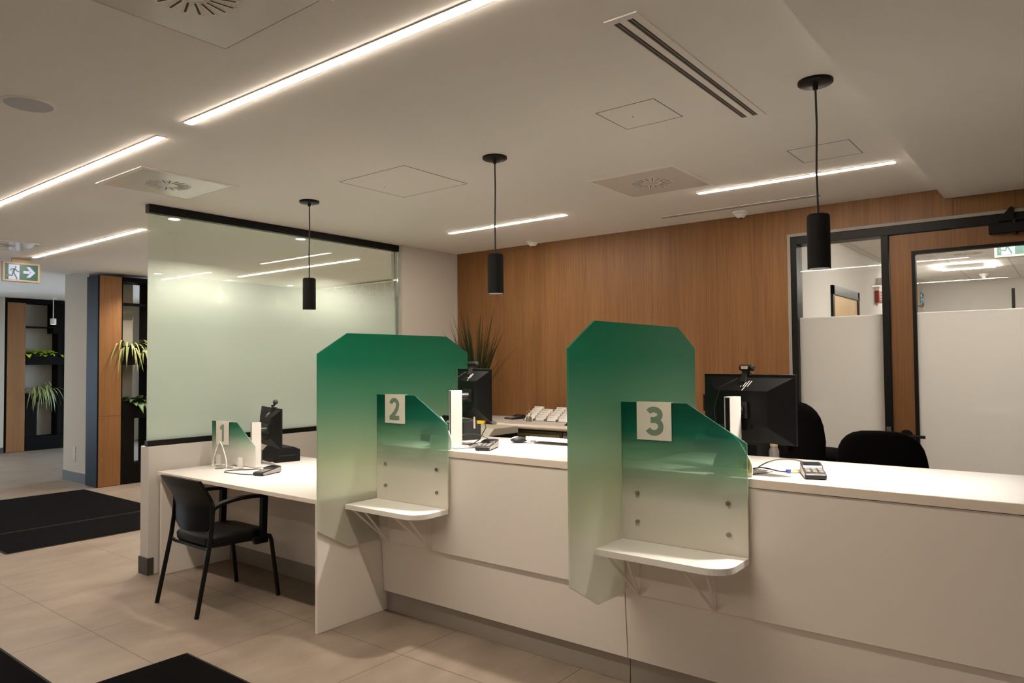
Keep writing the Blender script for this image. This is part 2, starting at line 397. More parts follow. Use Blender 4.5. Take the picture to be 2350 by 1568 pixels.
b = MB(); b.box(-16.2, -15.72, -5.2, -.2, 0, 2.84); b.box(-16.2, -15.72, 2.9, 7.4, 0, 2.84); b.box(-16.2, -15.72, -.2, 2.9, 2.55, 2.84); b.box(-16.2, -15.72, -.2, 2.9, 0, .1)
struct(b.done('wall_left', M['wallgrey']), 'grey wall at the far left end')
w = sroot('window_4', (-15.9, 1.35, .1)); b = MB()
for y in (-.2, .82, 1.84, 2.86): b.box(-15.93, -15.87, y, y + .04, .1, 2.55)
b.box(-15.93, -15.87, -.2, 2.9, 2.5, 2.55); b.box(-15.93, -15.87, -.2, 2.9, .1, .15); b.done('window_frame', M['black'], w, world=True)
b = MB(); b.box(-15.72, -14.8, 7.25, 7.4, 0, 2.84); b.box(-11.2, -5.585, 7.25, 7.4, 0, 2.84); b.box(-14.8, -11.2, 7.25, 7.4, 2.55, 2.84); b.box(-14.8, -11.2, 7.25, 7.4, 0, .3)
struct(b.done('wall_rear', M['wallgrey']))
# daylight windows of the far end (out of frame), their light falls on the far floor and walls
b = MB(); b.box(-15.72, -10.6, -1.4, -1.2, 0, 2.84)
struct(b.done('wall_window', M['wallgrey']))
w = sroot('window_3', (-13.0, 7.32, .3)); b = MB()
for x in (-14.8, -13.6, -12.4, -11.24): b.box(x, x + .04, 7.29, 7.35, .3, 2.55)
b.box(-14.8, -11.2, 7.29, 7.35, 2.5, 2.55); b.box(-14.8, -11.2, 7.29, 7.35, .3, .35)
b.done('window_frame', M['black'], w, world=True)
# pillar beside the planter dividers
struct(MB().box(-11.08, -10.30, 4.03, 4.60, 0, 2.84).done('wall_pillar', M['wallgrey']), 'grey pillar beside the planter divider')
struct(MB().box(-11.088, -10.292, 4.022, 4.61, 0, .13).done('baseboard_pillar', M['base']))
struct(MB().box(-15.72, -15.36, 3.2, 4.60, 0, 2.84).done('wall_stub', M['wallgrey']))
struct(MB().box(-15.36, -15.35, 3.2, 4.60, 0, .10).done('baseboard_left', M['base']))
# corridor behind the glazed door
struct(MB().box(-2.05, -1.91, 6.10, 13.2, 0, ZC).done('wall_corridor_left', M['wall']), 'pale corridor wall seen through the glazing')
struct(MB().box(-2.05, 1.4, 13.1, 13.3, 0, ZC).done('wall_corridor_end', M['wall']))
struct(MB().box(1.2, 1.4, 6.10, 13.2, 0, ZC).done('wall_corridor_right', M['wall']))
struct(MB().box(-2.05, 1.4, 6.10, 13.3, ZC, ZC + .2).done('ceiling_corridor', M['grid']), 'corridor ceiling of pale tiles in a grid')
d = sroot('door_2', (-1.9, 8.2, 0))
b = MB(); b.box(-1.912, -1.885, 7.60, 7.66, 0, 2.31); b.box(-1.912, -1.885, 8.66, 8.72, 0, 2.31); b.box(-1.912, -1.885, 7.60, 8.72, 2.22, 2.31); b.done('door_frame', M['black'], d, world=True)
MB().box(-1.912, -1.898, 7.66, 8.66, 0, 2.22).done('door_leaf', M['pale'], d, world=True)
d = sroot('door_3', (-.3, 13.1, 0))
b = MB(); b.box(-.73, -.69, 13.08, 13.12, 0, 2.62); b.box(.25, .29, 13.08, 13.12, 0, 2.62); b.done('door_frame', M['black'], d, world=True)
MB().box(-.69, .25, 13.09, 13.12, 0, 2.62).done('door_leaf', M['wall'], d, world=True)
struct(MB().box(-1.9, -.7, 13.08, 13.1, 2.29, 2.31).done('trim_corridor', M['black']))

# ------------------------------------------------------------------ glass partition
g = sroot('window_2', (-5.50, 3.85, .95))
MB().box(-5.506, -5.494, 2.565, 5.10, .965, 2.735).done('pane', M['partition'], g, world=True)
b = MB(); b.box(-5.53, -5.47, 2.555, 5.10, 2.715, ZC - .001); b.done('window_frame', M['black'], g, world=True, bevel=.002)
MB().box(-5.525, -5.475, 2.56, 5.10, .951, .992).done('window_sill', M['black'], g, world=True, bevel=.002)
b = MB(); b.box(-5.515, -5.485, 5.07, 5.098, .992, 2.715); b.done('window_jamb', M['clear'], g, world=True)

# ------------------------------------------------------------------ glazed door and sidelight
t = sroot('trim_1', (-.9, 5.945, 0))
b = MB(); b.box(-1.812, -1.788, 5.925, 6.10, 0, 2.575); b.box(-1.788, .06, 5.925, 6.10, 2.552, 2.575); b.done('reveal', M['reveal'], t, world=True)
b = MB(); b.box(-1.788, -1.742, 5.93, 6.08, 0, 2.552); b.box(-1.742, .02, 5.93, 6.08, 2.485, 2.552); b.box(-1.128, -1.078, 5.93, 6.08, 0, 2.485); b.box(-.03, .04, 5.93, 6.08, 0, 2.485); b.done('frame', M['black'], t, world=True, bevel=.003)
MB().box(-1.118, -1.088, 5.927, 5.931, .98, 1.06).done('strike_plate', M['steel'], t, world=True)
w = sroot('window_1', (-1.43, 5.99, 0))
MB().box(-1.745, -1.125, 5.985, 5.995, .05, 2.488).done('pane', M['doorfilm'], w, world=True)
b = MB(); b.box(-1.742, -1.128, 5.975, 6.005, .0, .06); b.done('window_sill', M['black'], w, world=True)
d = sroot('door_1', (-.55, 5.97, 0))
b = MB()
b.box(-1.074, -.925, 5.95, 5.995, .01, 2.48); b.box(-.20, -.035, 5.95, 5.995, .01, 2.48); b.box(-.925, -.20, 5.95, 5.995, 2.345, 2.48); b.box(-.925, -.20, 5.95, 5.995, .01, .25)
b.done('door_leaf', M['door'], d, world=True)
b = MB(); b.box(-.930, -.905, 5.944, 6.0, .24, 2.352); b.box(-.215, -.195, 5.944, 6.0, .24, 2.352); b.box(-.905, -.215, 5.944, 6.0, 2.328, 2.352); b.box(-.905, -.215, 5.944, 6.0, .24, .262)
b.done('glazing_bead', M['black'], d, world=True)
MB().box(-.905, -.215, 5.968, 5.976, .262, 2.328).done('pane', M['doorfilm'], d, world=True)
b = MB(); b.cyl((-.99, 5.95, 1.0), (-.99, 5.938, 1.0), .042, 24); b.ring([(-.99, 5.945, 1.0), (-.99, 5.895, 1.0), (-.975, 5.885, 1.0), (-.86, 5.885, .998)], .011, 10)
b.done('door_handle', M['black'], d, smooth=True, world=True)
b = MB(); b.box(-.45, -.12, 5.895, 5.95, 2.415, 2.475); b.cyl((-.30, 5.92, 2.475), (-.30, 5.92, 2.51), .018, 12); b.cyl((-.30, 5.92, 2.40), (-.30, 5.92, 2.415), .015, 12)
b.hexa([(-.40, 5.90, 2.495), (-.12, 5.905, 2.495), (-.12, 5.93, 2.495), (-.40, 5.925, 2.495), (-.40, 5.90, 2.508), (-.12, 5.905, 2.508), (-.12, 5.93, 2.508), (-.40, 5.925, 2.508)])
b.prism([(-.40, 2.50), (-.30, 2.50), (-.305, 2.585), (-.325, 2.59), (-.34, 2.57)], 'xz', 5.905, 5.93)
b.done('door_closer', M['black'], d, world=True, bevel=.004)

# ------------------------------------------------------------------ ceiling lights
def led(x0, x1, y, label, w=.034, group='recessed light lines in the ceiling'):
    t = thing('light_line', label, 'ceiling light', ((x0 + x1) / 2, y, ZC), 0, group)
    L = (x1 - x0) / 2
    b = MB(); b.box(-L, L, -w / 2, w / 2, -.0055, .02); b.done('diffuser', M['led'], t)
    b = MB()
    b.box(-L - .008, L + .008, -w / 2 - .006, -w / 2, -.003, .02); b.box(-L - .008, L + .008, w / 2, w / 2 + .006, -.003, .02)
    b.box(-L - .008, -L, -w / 2, w / 2, -.003, .02); b.box(L, L + .008, -w / 2, w / 2, -.003, .02)
    b.done('housing', M['ceil'], t)
    return t
led(-3.50, -.98, 1.827, 'longest and nearest light line, cut off by the top edge of the picture', .038)
led(-6.60, -3.822, 1.847, 'long light line at the left, in one row with the nearest one', .038)
led(-4.60, -3.29, 4.935, 'short light line behind the middle hanging lamp')
led(-2.13, -.85, 4.935, 'short light line behind the largest hanging lamp at the right')
led(-9.12, -6.52, 3.0, 'light line just left of the top of the glass partition')
led(-2.6, 2.6, -1.0, 'added fill light line, unseen behind the camera, parallel to the counter', .038)  # added out of view to brighten the counter fronts and ceiling
led(-14.2, -11.4, 1.6, 'added fill light line beyond the grey pillar, unseen just outside the left edge of the picture')  # added out of view to lift the pillar and far end
led(-9.05, -6.54, 5.454, 'light line seen through the clear top of the glass partition')

def pendant(x, y, label, z0=1.965, z1=2.20):
    t = thing('pendant_lamp', label, 'pendant lamp', (x, y, ZC), 0, 'black cylinder lamps hanging over the counter')
    MB().lathe([(0, 0), (.073, 0), (.073, -.012), (.068, -.016), (.012, -.018), (.010, -.04), (0, -.04)], n=36).done('canopy', M['black'], t, smooth=True)
    MB().ring([(0, 0, -.03), (.002, 0, -.2), (-.003, 0, -.40), (0, 0, z1 - ZC)], .0045, 8).done('cord', M['cord'], t, smooth=True)
    a, c = z1 - ZC, z0 - ZC
    MB().lathe([(0, a), (.040, a), (.0455, a - .004), (.0475, a - .012), (.0475, c), (.043, c), (.043, c + .045), (0, c + .046)], n=40).done('lamp_shade', M['blackm'], t, smooth=True)
    MB().lathe([(0, c + .012), (.036, c + .012), (.042, c + .014), (.042, c + .02), (0, c + .02)], n=32).done('bulb', M['lampglow'], t, smooth=True)
    ld = bpy.data.lights.new('pendant_light', 'SPOT'); ld.energy = SPOT_POWER; ld.color = (1, .87, .76); ld.spot_size = radians(98); ld.spot_blend = 1.0; ld.shadow_soft_size = .03
    lo = bpy.data.objects.new('pendant_light', ld); COL.objects.link(lo); lo.parent = t; lo.location = (0, 0, c - .004)
pendant(-4.49, 3.28, 'black cylinder lamp hanging in front of the glass partition')
pendant(-2.69, 3.28, 'black cylinder lamp hanging in front of the left part of the oak wall')
pendant(-.868, 3.28, 'largest black cylinder lamp, hanging in front of the glazed door frame', 1.952, 2.19)

def downlight(x, y, label):
    t = thing('downlight', label, 'ceiling light', (x, y, ZC), 0, 'round downlights behind the glass partition')
    MB().lathe([(.055, .02), (.062, -.004), (.045, -.006), (.043, .02)], n=28).done('trim_ring', M['white'], t, smooth=True)
    MB().lathe([(0, -.003), (.043, -.003), (.043, .01), (0, .01)], n=24).done('bulb', M['lampglow'], t)
    ld = bpy.data.lights.new('downlight_beam', 'SPOT'); ld.energy = 58; ld.color = (1, .88, .74); ld.spot_size = radians(125); ld.spot_blend = .8; ld.shadow_soft_size = .04
    lo = bpy.data.objects.new('downlight_beam', ld); COL.objects.link(lo); lo.parent = t; lo.location = (0, 0, -.01)
downlight(-5.88, 2.953, 'round downlight at the upper left corner of the glass partition')
downlight(-5.895, 4.206, 'round downlight just left of the cord of the farthest hanging lamp')
downlight(-9.50, 4.557, 'small far downlight at the left edge of the glass partition')
downlight(-9.50, 5.576, 'small far downlight below the left end of the light line behind the glass')
downlight(-9.46, 6.563, 'small far downlight just left of the farthest hanging lamp body')

def diffuser(x, y, label, s=.65, glossy=True, n=18, seed=0):
    t = thing('air_diffuser', label, 'air vent', (x, y, ZC), 0, 'square swirl air diffusers')
    h = s / 2; i = h - .032
    b = MB(); b.box(-h, h, -h, -i, -.006, 0); b.box(-h, h, i, h, -.006, 0); b.box(-h, -i, -i, i, -.006, 0); b.box(i, h, -i, i, -.006, 0); b.done('frame', M['ceil'], t)
    MB().box(-i + .003, i - .003, -i + .003, i - .003, -.005, 0).done('plate', M['diffuser'], t)
    b = MB(); c = MB()
    for k in range(n):
        a = 2 * pi * k / n; d = Vector((cos(a), sin(a))); q = Vector((-d.y, d.x))
        for r0, r1, ww, mb, z in ((.062, .138, .0036, b, -.0066), (.052, .148, .0105, c, -.0060)):
            P = [d * r0 + q * ww, d * r0 - q * ww, d * r1 - q * ww, d * r1 + q * ww]
            mb.prism([(p.x, p.y) for p in P], 'xy', z, -.004)
    b.done('slots', M['slot'], t); c.done('slot_blades', M['ceil'], t)
    return t
diffuser(-2.262, 1.187, 'large square diffuser cut off by the top edge of the picture')
diffuser(-4.80, 2.365, 'square swirl diffuser above the glass partition and left light line')
diffuser(-2.25, 4.43, 'square swirl diffuser on the ceiling right of the middle hanging lamp')
diffuser(-8.42, 2.45, 'square diffuser above the green running man sign at the left edge')

t = thing('slot_vent', 'long white ceiling vent with two dark parallel slots', 'air vent', (-1.243, 2.893, ZC))
b = MB(); X = (-.066, -.044, -.018, .010, .036, .066)
b.box(X[0], X[1], -.672, .672, -.006, 0); b.box(X[2], X[3], -.64, .64, -.006, 0); b.box(X[4], X[5], -.672, .672, -.006, 0)
b.box(X[1], X[4], -.672, -.64, -.006, 0); b.box(X[1], X[4], .64, .672, -.006, 0); b.done('frame', M['ceil'], t)
b = MB(); b.box(X[1], X[2], -.64, .64, -.0022, -.0012); b.box(X[3], X[4], -.64, .64, -.0022, -.0012); b.done('slots', M['slot'], t)
b = MB(); b.box(-.033, -.030, -.64, .64, -.004, -.001); b.box(.022, .025, -.64, .64, -.004, -.001); b.done('blades', M['grey'], t)
t = thing('linear_vent', 'thin linear vent running along the top of the oak wall', 'air vent', (-2.1, 5.57, ZC))
b = MB(); b.box(-.64, .64, -.034, -.022, -.004, 0); b.box(-.64, .64, -.008, .008, -.004, 0); b.box(-.64, .64, .022, .034, -.004, 0); b.done('frame', M['ceil'], t)
b = MB(); b.box(-.64, .64, -.022, -.008, -.0043, -.003); b.box(-.64, .64, .008, .022, -.0043, -.003); b.done('slots', M['slot'], t)
def access(x0, x1, y0, y1, label):
    t = thing('access_panel', label, 'access panel', ((x0 + x1) / 2, (y0 + y1) / 2, ZC), 0, 'flush access panels in the ceiling')
    hx, hy = (x1 - x0) / 2, (y1 - y0) / 2; e = .003
    MB().box(-hx + e, hx - e, -hy + e, hy - e, -.0008, 0).done('panel', M['ceil'], t)
    b = MB(); g = .0015
    for a in ((-hx - g, hx + g, -hy - g, -hy + g), (-hx - g, hx + g, hy - g, hy + g), (-hx - g, -hx + g, -hy + g, hy - g), (hx - g, hx + g, -hy + g, hy - g)): b.box(*a, -.001, 0)
    b.done('gap', M['gap'], t)
    MB().cyl((-hx + .12, 0, -.003), (-hx + .12, 0, 0), .003, 8).done('latch', M['gap'], t)
access(-1.83, -1.517, 3.018, 3.334, 'small square access panel left of the long slot vent')
access(-3.86, -3.235, 3.06, 3.648, 'wide access panel left of the middle hanging lamp')
access(-1.295, -.96, 4.27, 4.60, 'faint access panel above the right short light line')
t = thing('ceiling_speaker', 'round grey speaker grille in the ceiling at the left', 'speaker', (-3.815, 1.225, ZC))
MB().lathe([(0, -.006), (.098, -.005), (.098, 0), (0, 0)], n=40).done('grille', M['grille'], t)
MB().lathe([(.099, 0), (.099, -.006), (.112, -.003), (.114, 0)], n=40).done('ring', M['ceil'], t, smooth=True)
for x, y, l in ((-4.27, 5.80, 'white ceiling sensor above the left part of the oak wall'), (-2.13, 5.77, 'white ceiling sensor near the thin linear vent')):
    t = thing('ceiling_sensor', l, 'sensor', (x, y, ZC), 0, 'white ceiling sensors')
    MB().lathe([(0, -.052), (.02, -.052), (.036, -.042), (.052, -.02), (.062, -.018), (.064, 0), (0, 0)], n=32).done('housing', M['white'], t, smooth=True)
    MB().lathe([(0, -.058), (.012, -.057), (.014, -.052), (0, -.051)], n=16).done('lens', M['black'], t)

# ------------------------------------------------------------------ exit signs
def exit_sign(name_label, loc, rz, w, h, arrow=True, stem=.09, rightward=True):
    t = thing('exit_sign', name_label, 'exit sign', loc, rz)
    MB().box(-w / 2, w / 2, 0, .05, -h / 2, h / 2).done('housing', M['exitframe'], t, bevel=.004)
    fw, fh = w * .435, h * .40
    MB().box(-fw, fw, -.002, .004, -fh, fh).done('sign_face', M['exitgreen'], t)
    U = lambda u, v: (-fw + 2 * fw * u, -fh + 2 * fh * v)
    wh = MB(); wh.prism([U(.10, 0), U(.43, 0), U(.43, 1 - .04), U(.10, 1 - .04)], 'xz', -.0035, -.002)
    wh.prism([U(.05, .2), U(.10, .26), U(.10, .31), U(.06, .26)], 'xz', -.0035, -.002)
    if arrow:
        wh.prism([U(.55, .42), U(.75, .42), U(.75, .60), U(.55, .60)], 'xz', -.0035, -.002)
        wh.prism([U(.92, .51), U(.75, .86), U(.64, .86), U(.78, .51), U(.64, .17), U(.75, .17)], 'xz', -.0035, -.002)
    wh.done('white_symbols', M['exitwhite'], t)
    g = MB(); k = fh / .5
    g.prism([(U(.31, .80)[0] + .09 * fh * 1.15 * cos(a * pi / 8), U(.31, .80)[1] + .115 * fh * sin(a * pi / 8)) for a in range(16)], 'xz', -.005, -.0034)
    W1 = fh * .13
    g.stroke([U(.15, .55), U(.20, .68), U(.30, .68), U(.36, .54), U(.43, .51)], W1, 'xz', -.005, -.0034)     # arms
    g.stroke([U(.285, .69), U(.235, .44)], fh * .24, 'xz', -.005, -.0034)                                      # trunk
    g.stroke([U(.24, .46), U(.205, .24), U(.07, .27)], W1 * 1.15, 'xz', -.005, -.0034)                          # rear leg
    g.stroke([U(.255, .44), U(.30, .26), U(.36, .06)], W1 * 1.15, 'xz', -.005, -.0034)                          # front leg
    g.prism([U(.095, 0), U(.095, .2), U(.10, .2), U(.085, .02)], 'xz', -.005, -.0034)
    g.prism([U(.31, 0), U(.37, .06), U(.35, 0)], 'xz', -.005, -.0034)
    g.done('running_man', M['exitgreen'], t)
    if stem: MB().box(-.09, .09, .015, .04, h / 2, h / 2 + stem).done('mount', M['exitframe'], t)
    return t
exit_sign('green running man sign with arrow hanging from the ceiling at the left edge', (-9.3, 2.939, 2.622), pi / 2, .366, .218, stem=ZC - 2.622 - .109)
exit_sign('green running man sign seen through the door pane at the right edge', (-.39, 8.0, 2.60), 0, .36, .21, arrow=True, stem=ZC - 2.60 - .105)
exit_sign('small distant green sign on the corridor wall, half hidden by the door stile', (-1.86, 12.75, 2.50), pi / 2, .36, .21, stem=0)

# ------------------------------------------------------------------ corridor fittings
def ring_light(x, y, label):
    t = thing('rectangular_light', label, 'ceiling light', (x, y, ZC), 0, 'rectangular light rings on the corridor ceiling')
    b = MB(); b.box(-.30, .30, -.37, -.33, -.012, 0); b.box(-.30, .30, .33, .37, -.012, 0); b.box(-.30, -.26, -.33, .33, -.012, 0); b.box(.26, .30, -.33, .33, -.012, 0); b.done('diffuser', M['led2'], t)
    MB().box(-.255, .255, -.325, .325, -.006, 0).done('housing', M['white'], t)
ring_light(-1.10, 10.98, 'bright rectangular light ring on the corridor ceiling seen through the door pane')
ring_light(-.35, 7.4, 'added fill light ring, unseen on the corridor ceiling nearest the glazed door')  # extra ring, out of view, added to brighten the corridor
diffuser(-.95, 9.75, 'square diffuser on the corridor ceiling seen through the door pane')
t = thing('smoke_detector', 'small white detector on the corridor ceiling', 'sensor', (-1.0, 12.2, ZC))
MB().lathe([(0, -.05), (.03, -.05), (.05, -.03), (.06, 0), (0, 0)], n=20).done('housing', M['white'], t, smooth=True)
MB().lathe([(0, -.054), (.012, -.054), (.012, -.049), (0, -.049)], n=10).done('indicator', M['smallglow'], t)
t = thing('fire_alarm', 'red fire alarm box on the corridor wall', 'fire alarm', (-1.91, 9.72, 2.335))
MB().box(0, .05, -.10, .10, -.075, .07).done('body', M['red'], t, bevel=.006)
b = MB(); [b.box(.05, .053, -.06, .06, -.04 + .03 * i, -.03 + .03 * i) for i in range(3)]; b.done('grille', M['paper'], t)
t = thing('emergency_light', 'white twin head emergency light on the corridor wall above the red alarm', 'emergency light', (-1.91, 9.85, 2.52))
MB().box(0, .06, -.09, .09, -.02, .05).done('body', M['white'], t, bevel=.006)
for s in (-1, 1):
    b = MB(); b.cyl((.06, s * .07, -.02), (.12, s * .10, -.05), .038, 16); b.done('lamp_head', M['white'], t, smooth=True)

# ------------------------------------------------------------------ counter, desk, screens
WX0, WX1 = -3.475, 1.30
t = thing('counter_worktop', 'long white worktop of the service counter behind numbers two and three', 'worktop', (-1.1, 3.43, 1.05))
b = MB(); b.box(-3.44, WX1, 3.058, 3.81, 1.0115, 1.05); b.done('top', M['lam'], t, world=True, bevel=.0015)
MB().box(-3.44, WX1, 3.055, 3.0585, 1.0125, 1.0485).done('edge_band', M['lam_edge'], t, world=True)
def cabinet(x0, x1, label):
    t = thing('counter_cabinet', label, 'counter', ((x0 + x1) / 2, 3.4, 0))
    MB().prism([(3.084, 1.011), (3.084, .46), (3.118, .128), (3.135, .128), (3.135, .002), (3.72, .002), (3.72, 1.011)], 'yz', x0 + .003, x1 - .003).done('body', M['lam_front'], t, world=True)
    MB().box(x0 + .0015, x1 - .0015, 3.063, 3.083, .452, 1.0085).done('upper_panel', M['lam_front'], t, world=True, bevel=.001)
    MB().hexa([(x0 + .0015, 3.0735, .470), (x1 - .0015, 3.0735, .470), (x1 - .0015, 3.0835, .470), (x0 + .0015, 3.0835, .470)] and
              [(x0 + .0015, 3.1, .127), (x1 - .0015, 3.1, .127), (x1 - .0015, 3.1165, .127), (x0 + .0015, 3.1165, .127), (x0 + .0015, 3.079, .450), (x1 - .0015, 3.079, .450), (x1 - .0015, 3.0835, .450), (x0 + .0015, 3.0835, .450)]).done('lower_panel', M['lam_front'], t, world=True)
    MB().box(x0 + .0015, x1 - .0015, 3.122, 3.134, .001, .127).done('kick_plate', M['kick'], t, world=True)
cabinet(-3.472, -1.736, 'white panelled counter section under number two')
cabinet(-1.734, WX1, 'white panelled counter section under number three, running out of the picture at the right')
t = thing('end_panel', 'white upright side panel between desk one and the counter', 'side panel', (-3.486, 2.85, 0))
MB().box(-3.4965, -3.4755, 2.595, 3.70, .001, .7405).done('panel', M['lam_front'], t, world=True, bevel=.001)

t = thing('desk', 'low white desk with number one, in front of the glass partition', 'desk', (-4.45, 3.1, 0))
b = MB(); b.box(-5.405, -3.476, 2.602, 3.757, .742, .768); b.done('desktop', M['lam'], t, world=True, bevel=.001)
MB().box(-5.405, -3.476, 2.598, 2.6025, .7425, .7675).done('edge_band', M['lam_edge'], t, world=True)
MB().box(-5.403, -5.38, 2.62, 3.17, .001, .7415).done('side_panel', M['lam_front'], t, world=True, bevel=.001)
MB().box(-5.38, -3.498, 3.16, 3.18, .13, .7415).done('modesty_panel', M['lam_front'], t, world=True)
MB().box(-5.38, -3.498, 3.172, 3.19, .001, .13).done('base_plate', M['kick'], t, world=True)

def screen(x, label, clip_y=3.05):
    t = thing('privacy_screen', label, 'privacy screen', (x, 3.2, 0), 0, 'tall green frosted screens across the counter')
    P = [(2.585, 1.616), (2.805, 1.743), (3.67, 1.743), (3.89, 1.63), (3.89, 1.0525), (3.05, 1.0525), (3.05, .455), (2.805, .462), (2.585, .592)]
    MB().prism([(y - 3.2, z) for y, z in P], 'yz', -.012, 0).done('panel', M['gscreen'], t, bevel=.001)
    b = MB(); b.box(-.012, 0, -.15, -.139, .47, 1.0); b.done('edge_bracket', M['white'], t)
    return t
screen(-3.458, 'tall green frosted screen at the left end of the counter, beside number two')
screen(-1.717, 'tall green frosted screen across the middle of the counter, beside number three')

def number_panel(x0, y, z, label, kind='counter'):
    W_, H_ = .605, .645
    t = thing('teller_screen', label, 'counter panel', (x0, y, z), 0, 'green fading panels below the number signs')
    if kind == 'counter':
        MB().prism([(0, 0), (W_, 0), (W_, .482), (.335, H_), (0, H_)], 'xz', 0, .010).done('panel', M['gpanel'], t, bevel=.0008)
        for sx in (.083, .521):
            for sz in (.086, .220):
                b = MB(); b.cyl((sx, -.009, sz), (sx, 0, sz), .0100, 16); b.cyl((sx, .010, sz), (sx, .0325, sz), .007, 12)
                b.done('standoff_bolt', M['steel'], t, smooth=True)
    else:
        MB().prism([(0, 0), (.60, 0), (.604, .158), (.349, .324), (0, .324)], 'xz', 0, .008).done('panel', M['gpanel_desk'], t, bevel=.0006)
        for sx in (.115, .42):
            b = MB(); b.prism([(sx - .036, -.0215), (sx + .036, -.0215), (sx + .026, .062), (sx - .022, .062)], 'xz', -.012, -.0005); b.box(sx - .034, sx + .034, -.05, .03, -.0215, -.012); b.done('foot_clip', M['white'], t, bevel=.002)
    return t
number_panel(-3.457, 3.03, .719, 'green fading counter panel carrying the number two')
number_panel(-1.716, 3.03, .719, 'green fading counter panel carrying the number three')
number_panel(-5.441, 3.05, .790, 'small green fading panel standing on the desk and carrying the number one', 'desk')

D3 = [arc(.046, .098, .031, .0235, 152, -75, 16) + [(.046, .0725), (.030, .0725)], [(.030, .0715), (.046, .0715)] + arc(.046, .0432, .0345, .0302, 75, -152, 18)]
D2 = [arc(.044, .0935, .0305, .0275, 168, 0, 12) + [(.0735, .085), (.066, .065), (.048, .042), (.0135, .013)], [(.003, .013), (.088, .013)]]
D1 = [[(.045, .0), (.045, .133)], [(.008, .098), (.042, .1235)]]
def number_sign(x0, y, z, digit, label, w=.176, h=.176, off=(.043, .021), mat='digit', sc=1.0, thick=.012, sw=.0255):
    t = thing('number_sign', label, 'sign', (x0, y, z), 0, 'white number signs clipped over the green panels')
    MB().prism([(-.007, 0), (-.004, 0), (-.004, h - .003), (thick + .001, h - .003), (thick + .001, h - .07), (thick + .004, h - .07), (thick + .004, h), (-.007, h)], 'yz', 0, w).done('plate', M['sign'], t, bevel=.0008)
    b = MB()
    for i, st in enumerate(digit): b.stroke([(off[0] + p[0] * sc, off[1] + p[1] * sc) for p in st], sw * sc, 'xz', -.0085 - .0003 * i, -.0068)
    b.done('numeral', M[mat], t)
number_sign(-1.629, 3.03, 1.191, D3, 'white clip sign with a green number 3 on it')
number_sign(-3.373, 3.03, 1.191, D2, 'white clip sign with a green number 2 on it', off=(.040, .021))
number_sign(-5.368, 3.05, .934, D1, 'white clip sign with a slim number 1 on it', w=.183, h=.181, off=(.055, .024), mat='mirror_digit', thick=.010)

def ledge(x0, label):
    t = thing('counter_ledge', label, 'shelf', (x0, 3.03, .72), 0, 'small customer shelves on the counter front')
    P = [(0, .0), (0, -.252)] + arc(.605 - .11, -.252 + .10, .11, .10, 270, 360, 10) + [(.605, 0)]
    MB().prism(P, 'xy', -.030, -.002).done('shelf_board', M['shelf'], t, bevel=.0012)
    for bx, dx0, dx1 in ((.062, -.006, .083), (.435, -.025, .077)):
        b = MB(); foot = (bx, .0285, -.262)
        b.ring([foot, (bx + dx0, -.235, -.032)], .0065, 8); b.ring([foot, (bx + dx1, -.225, -.032)], .0065, 8)
        b.box(bx - .009, bx + .009, .0285, .0325, -.27, -.03)
        b.box(bx + dx0 - .006, bx + dx0 + .006, -.24, .03, -.034, -.030)
        b.done('bracket', M['lam_front'], t)
ledge(-3.455, 'small white shelf on brackets under the number two panel')
ledge(-1.714, 'small white shelf on brackets under the number three panel')
# ------------------------------------------------------------------ visitor chair at the desk
t = thing('armchair', 'black visitor armchair with padded seat standing at desk one', 'chair', (-4.53, 2.59, 0))
def bp_pt(u, v):      # backrest surface, u -1..1 across, v 0..1 up
    z = .50 + .335 * v
    prof = -.192 + .012 * sin(pi * min(1, v * 1.25)) - .085 * max(0, (v - .42) / .58) ** 1.6
    half = (.205 + .035 * min(1, v * 2.2)) * (1 if v > .12 else .80 + .2 * (v / .12) ** .5)
    return Vector((u * half, prof - .035 * (1 - u * u), z + (.012 * (1 - u * u) if v > .9 else 0)))
b = MB(); nu, nv = 14, 14; F_ = []; B_ = []
for j in range(nv + 1):
    F_.append([b.bm.verts.new(bp_pt(-1 + 2 * i / nu, j / nv)) for i in range(nu + 1)])
    B_.append([b.bm.verts.new(bp_pt(-1 + 2 * i / nu, j / nv) + Vector((0, .022, 0))) for i in range(nu + 1)])
for j in range(nv):
    for i in range(nu):
        b.bm.faces.new((F_[j][i], F_[j][i + 1], F_[j + 1][i + 1], F_[j + 1][i])); b.bm.faces.new((B_[j][i], B_[j + 1][i], B_[j + 1][i + 1], B_[j][i + 1]))
for j in range(nv):
    b.bm.faces.new((F_[j][0], F_[j + 1][0], B_[j + 1][0], B_[j][0])); b.bm.faces.new((F_[j][nu], B_[j][nu], B_[j + 1][nu], F_[j + 1][nu]))
for i in range(nu):
    b.bm.faces.new((F_[0][i], B_[0][i], B_[0][i + 1], F_[0][i + 1])); b.bm.faces.new((F_[nv][i], F_[nv][i + 1], B_[nv][i + 1], B_[nv][i]))
b.done('backrest', M['plast'], t, smooth=True)
b = MB(); P = rrect(-.235, .235, -.205, .235, .07, 5); n = len(P)
lev = [(-.048, .93), (-.03, .985), (0, 1), (.012, .985), (.02, .93), (.026, .80)]; rg = []
for dz, s in lev: rg.append([b.bm.verts.new((x * s, y * s + .01, .447 + dz - .012 * max(0, (y - .12) / .115))) for x, y in P])
for a, c in zip(rg, rg[1:]):
    for k in range(n): b.bm.faces.new((a[k], a[(k + 1) % n], c[(k + 1) % n], c[k]))
b.bm.faces.new(rg[0][::-1]); b.bm.faces.new(rg[-1]); b.done('seat', M['chair'], t, smooth=True)
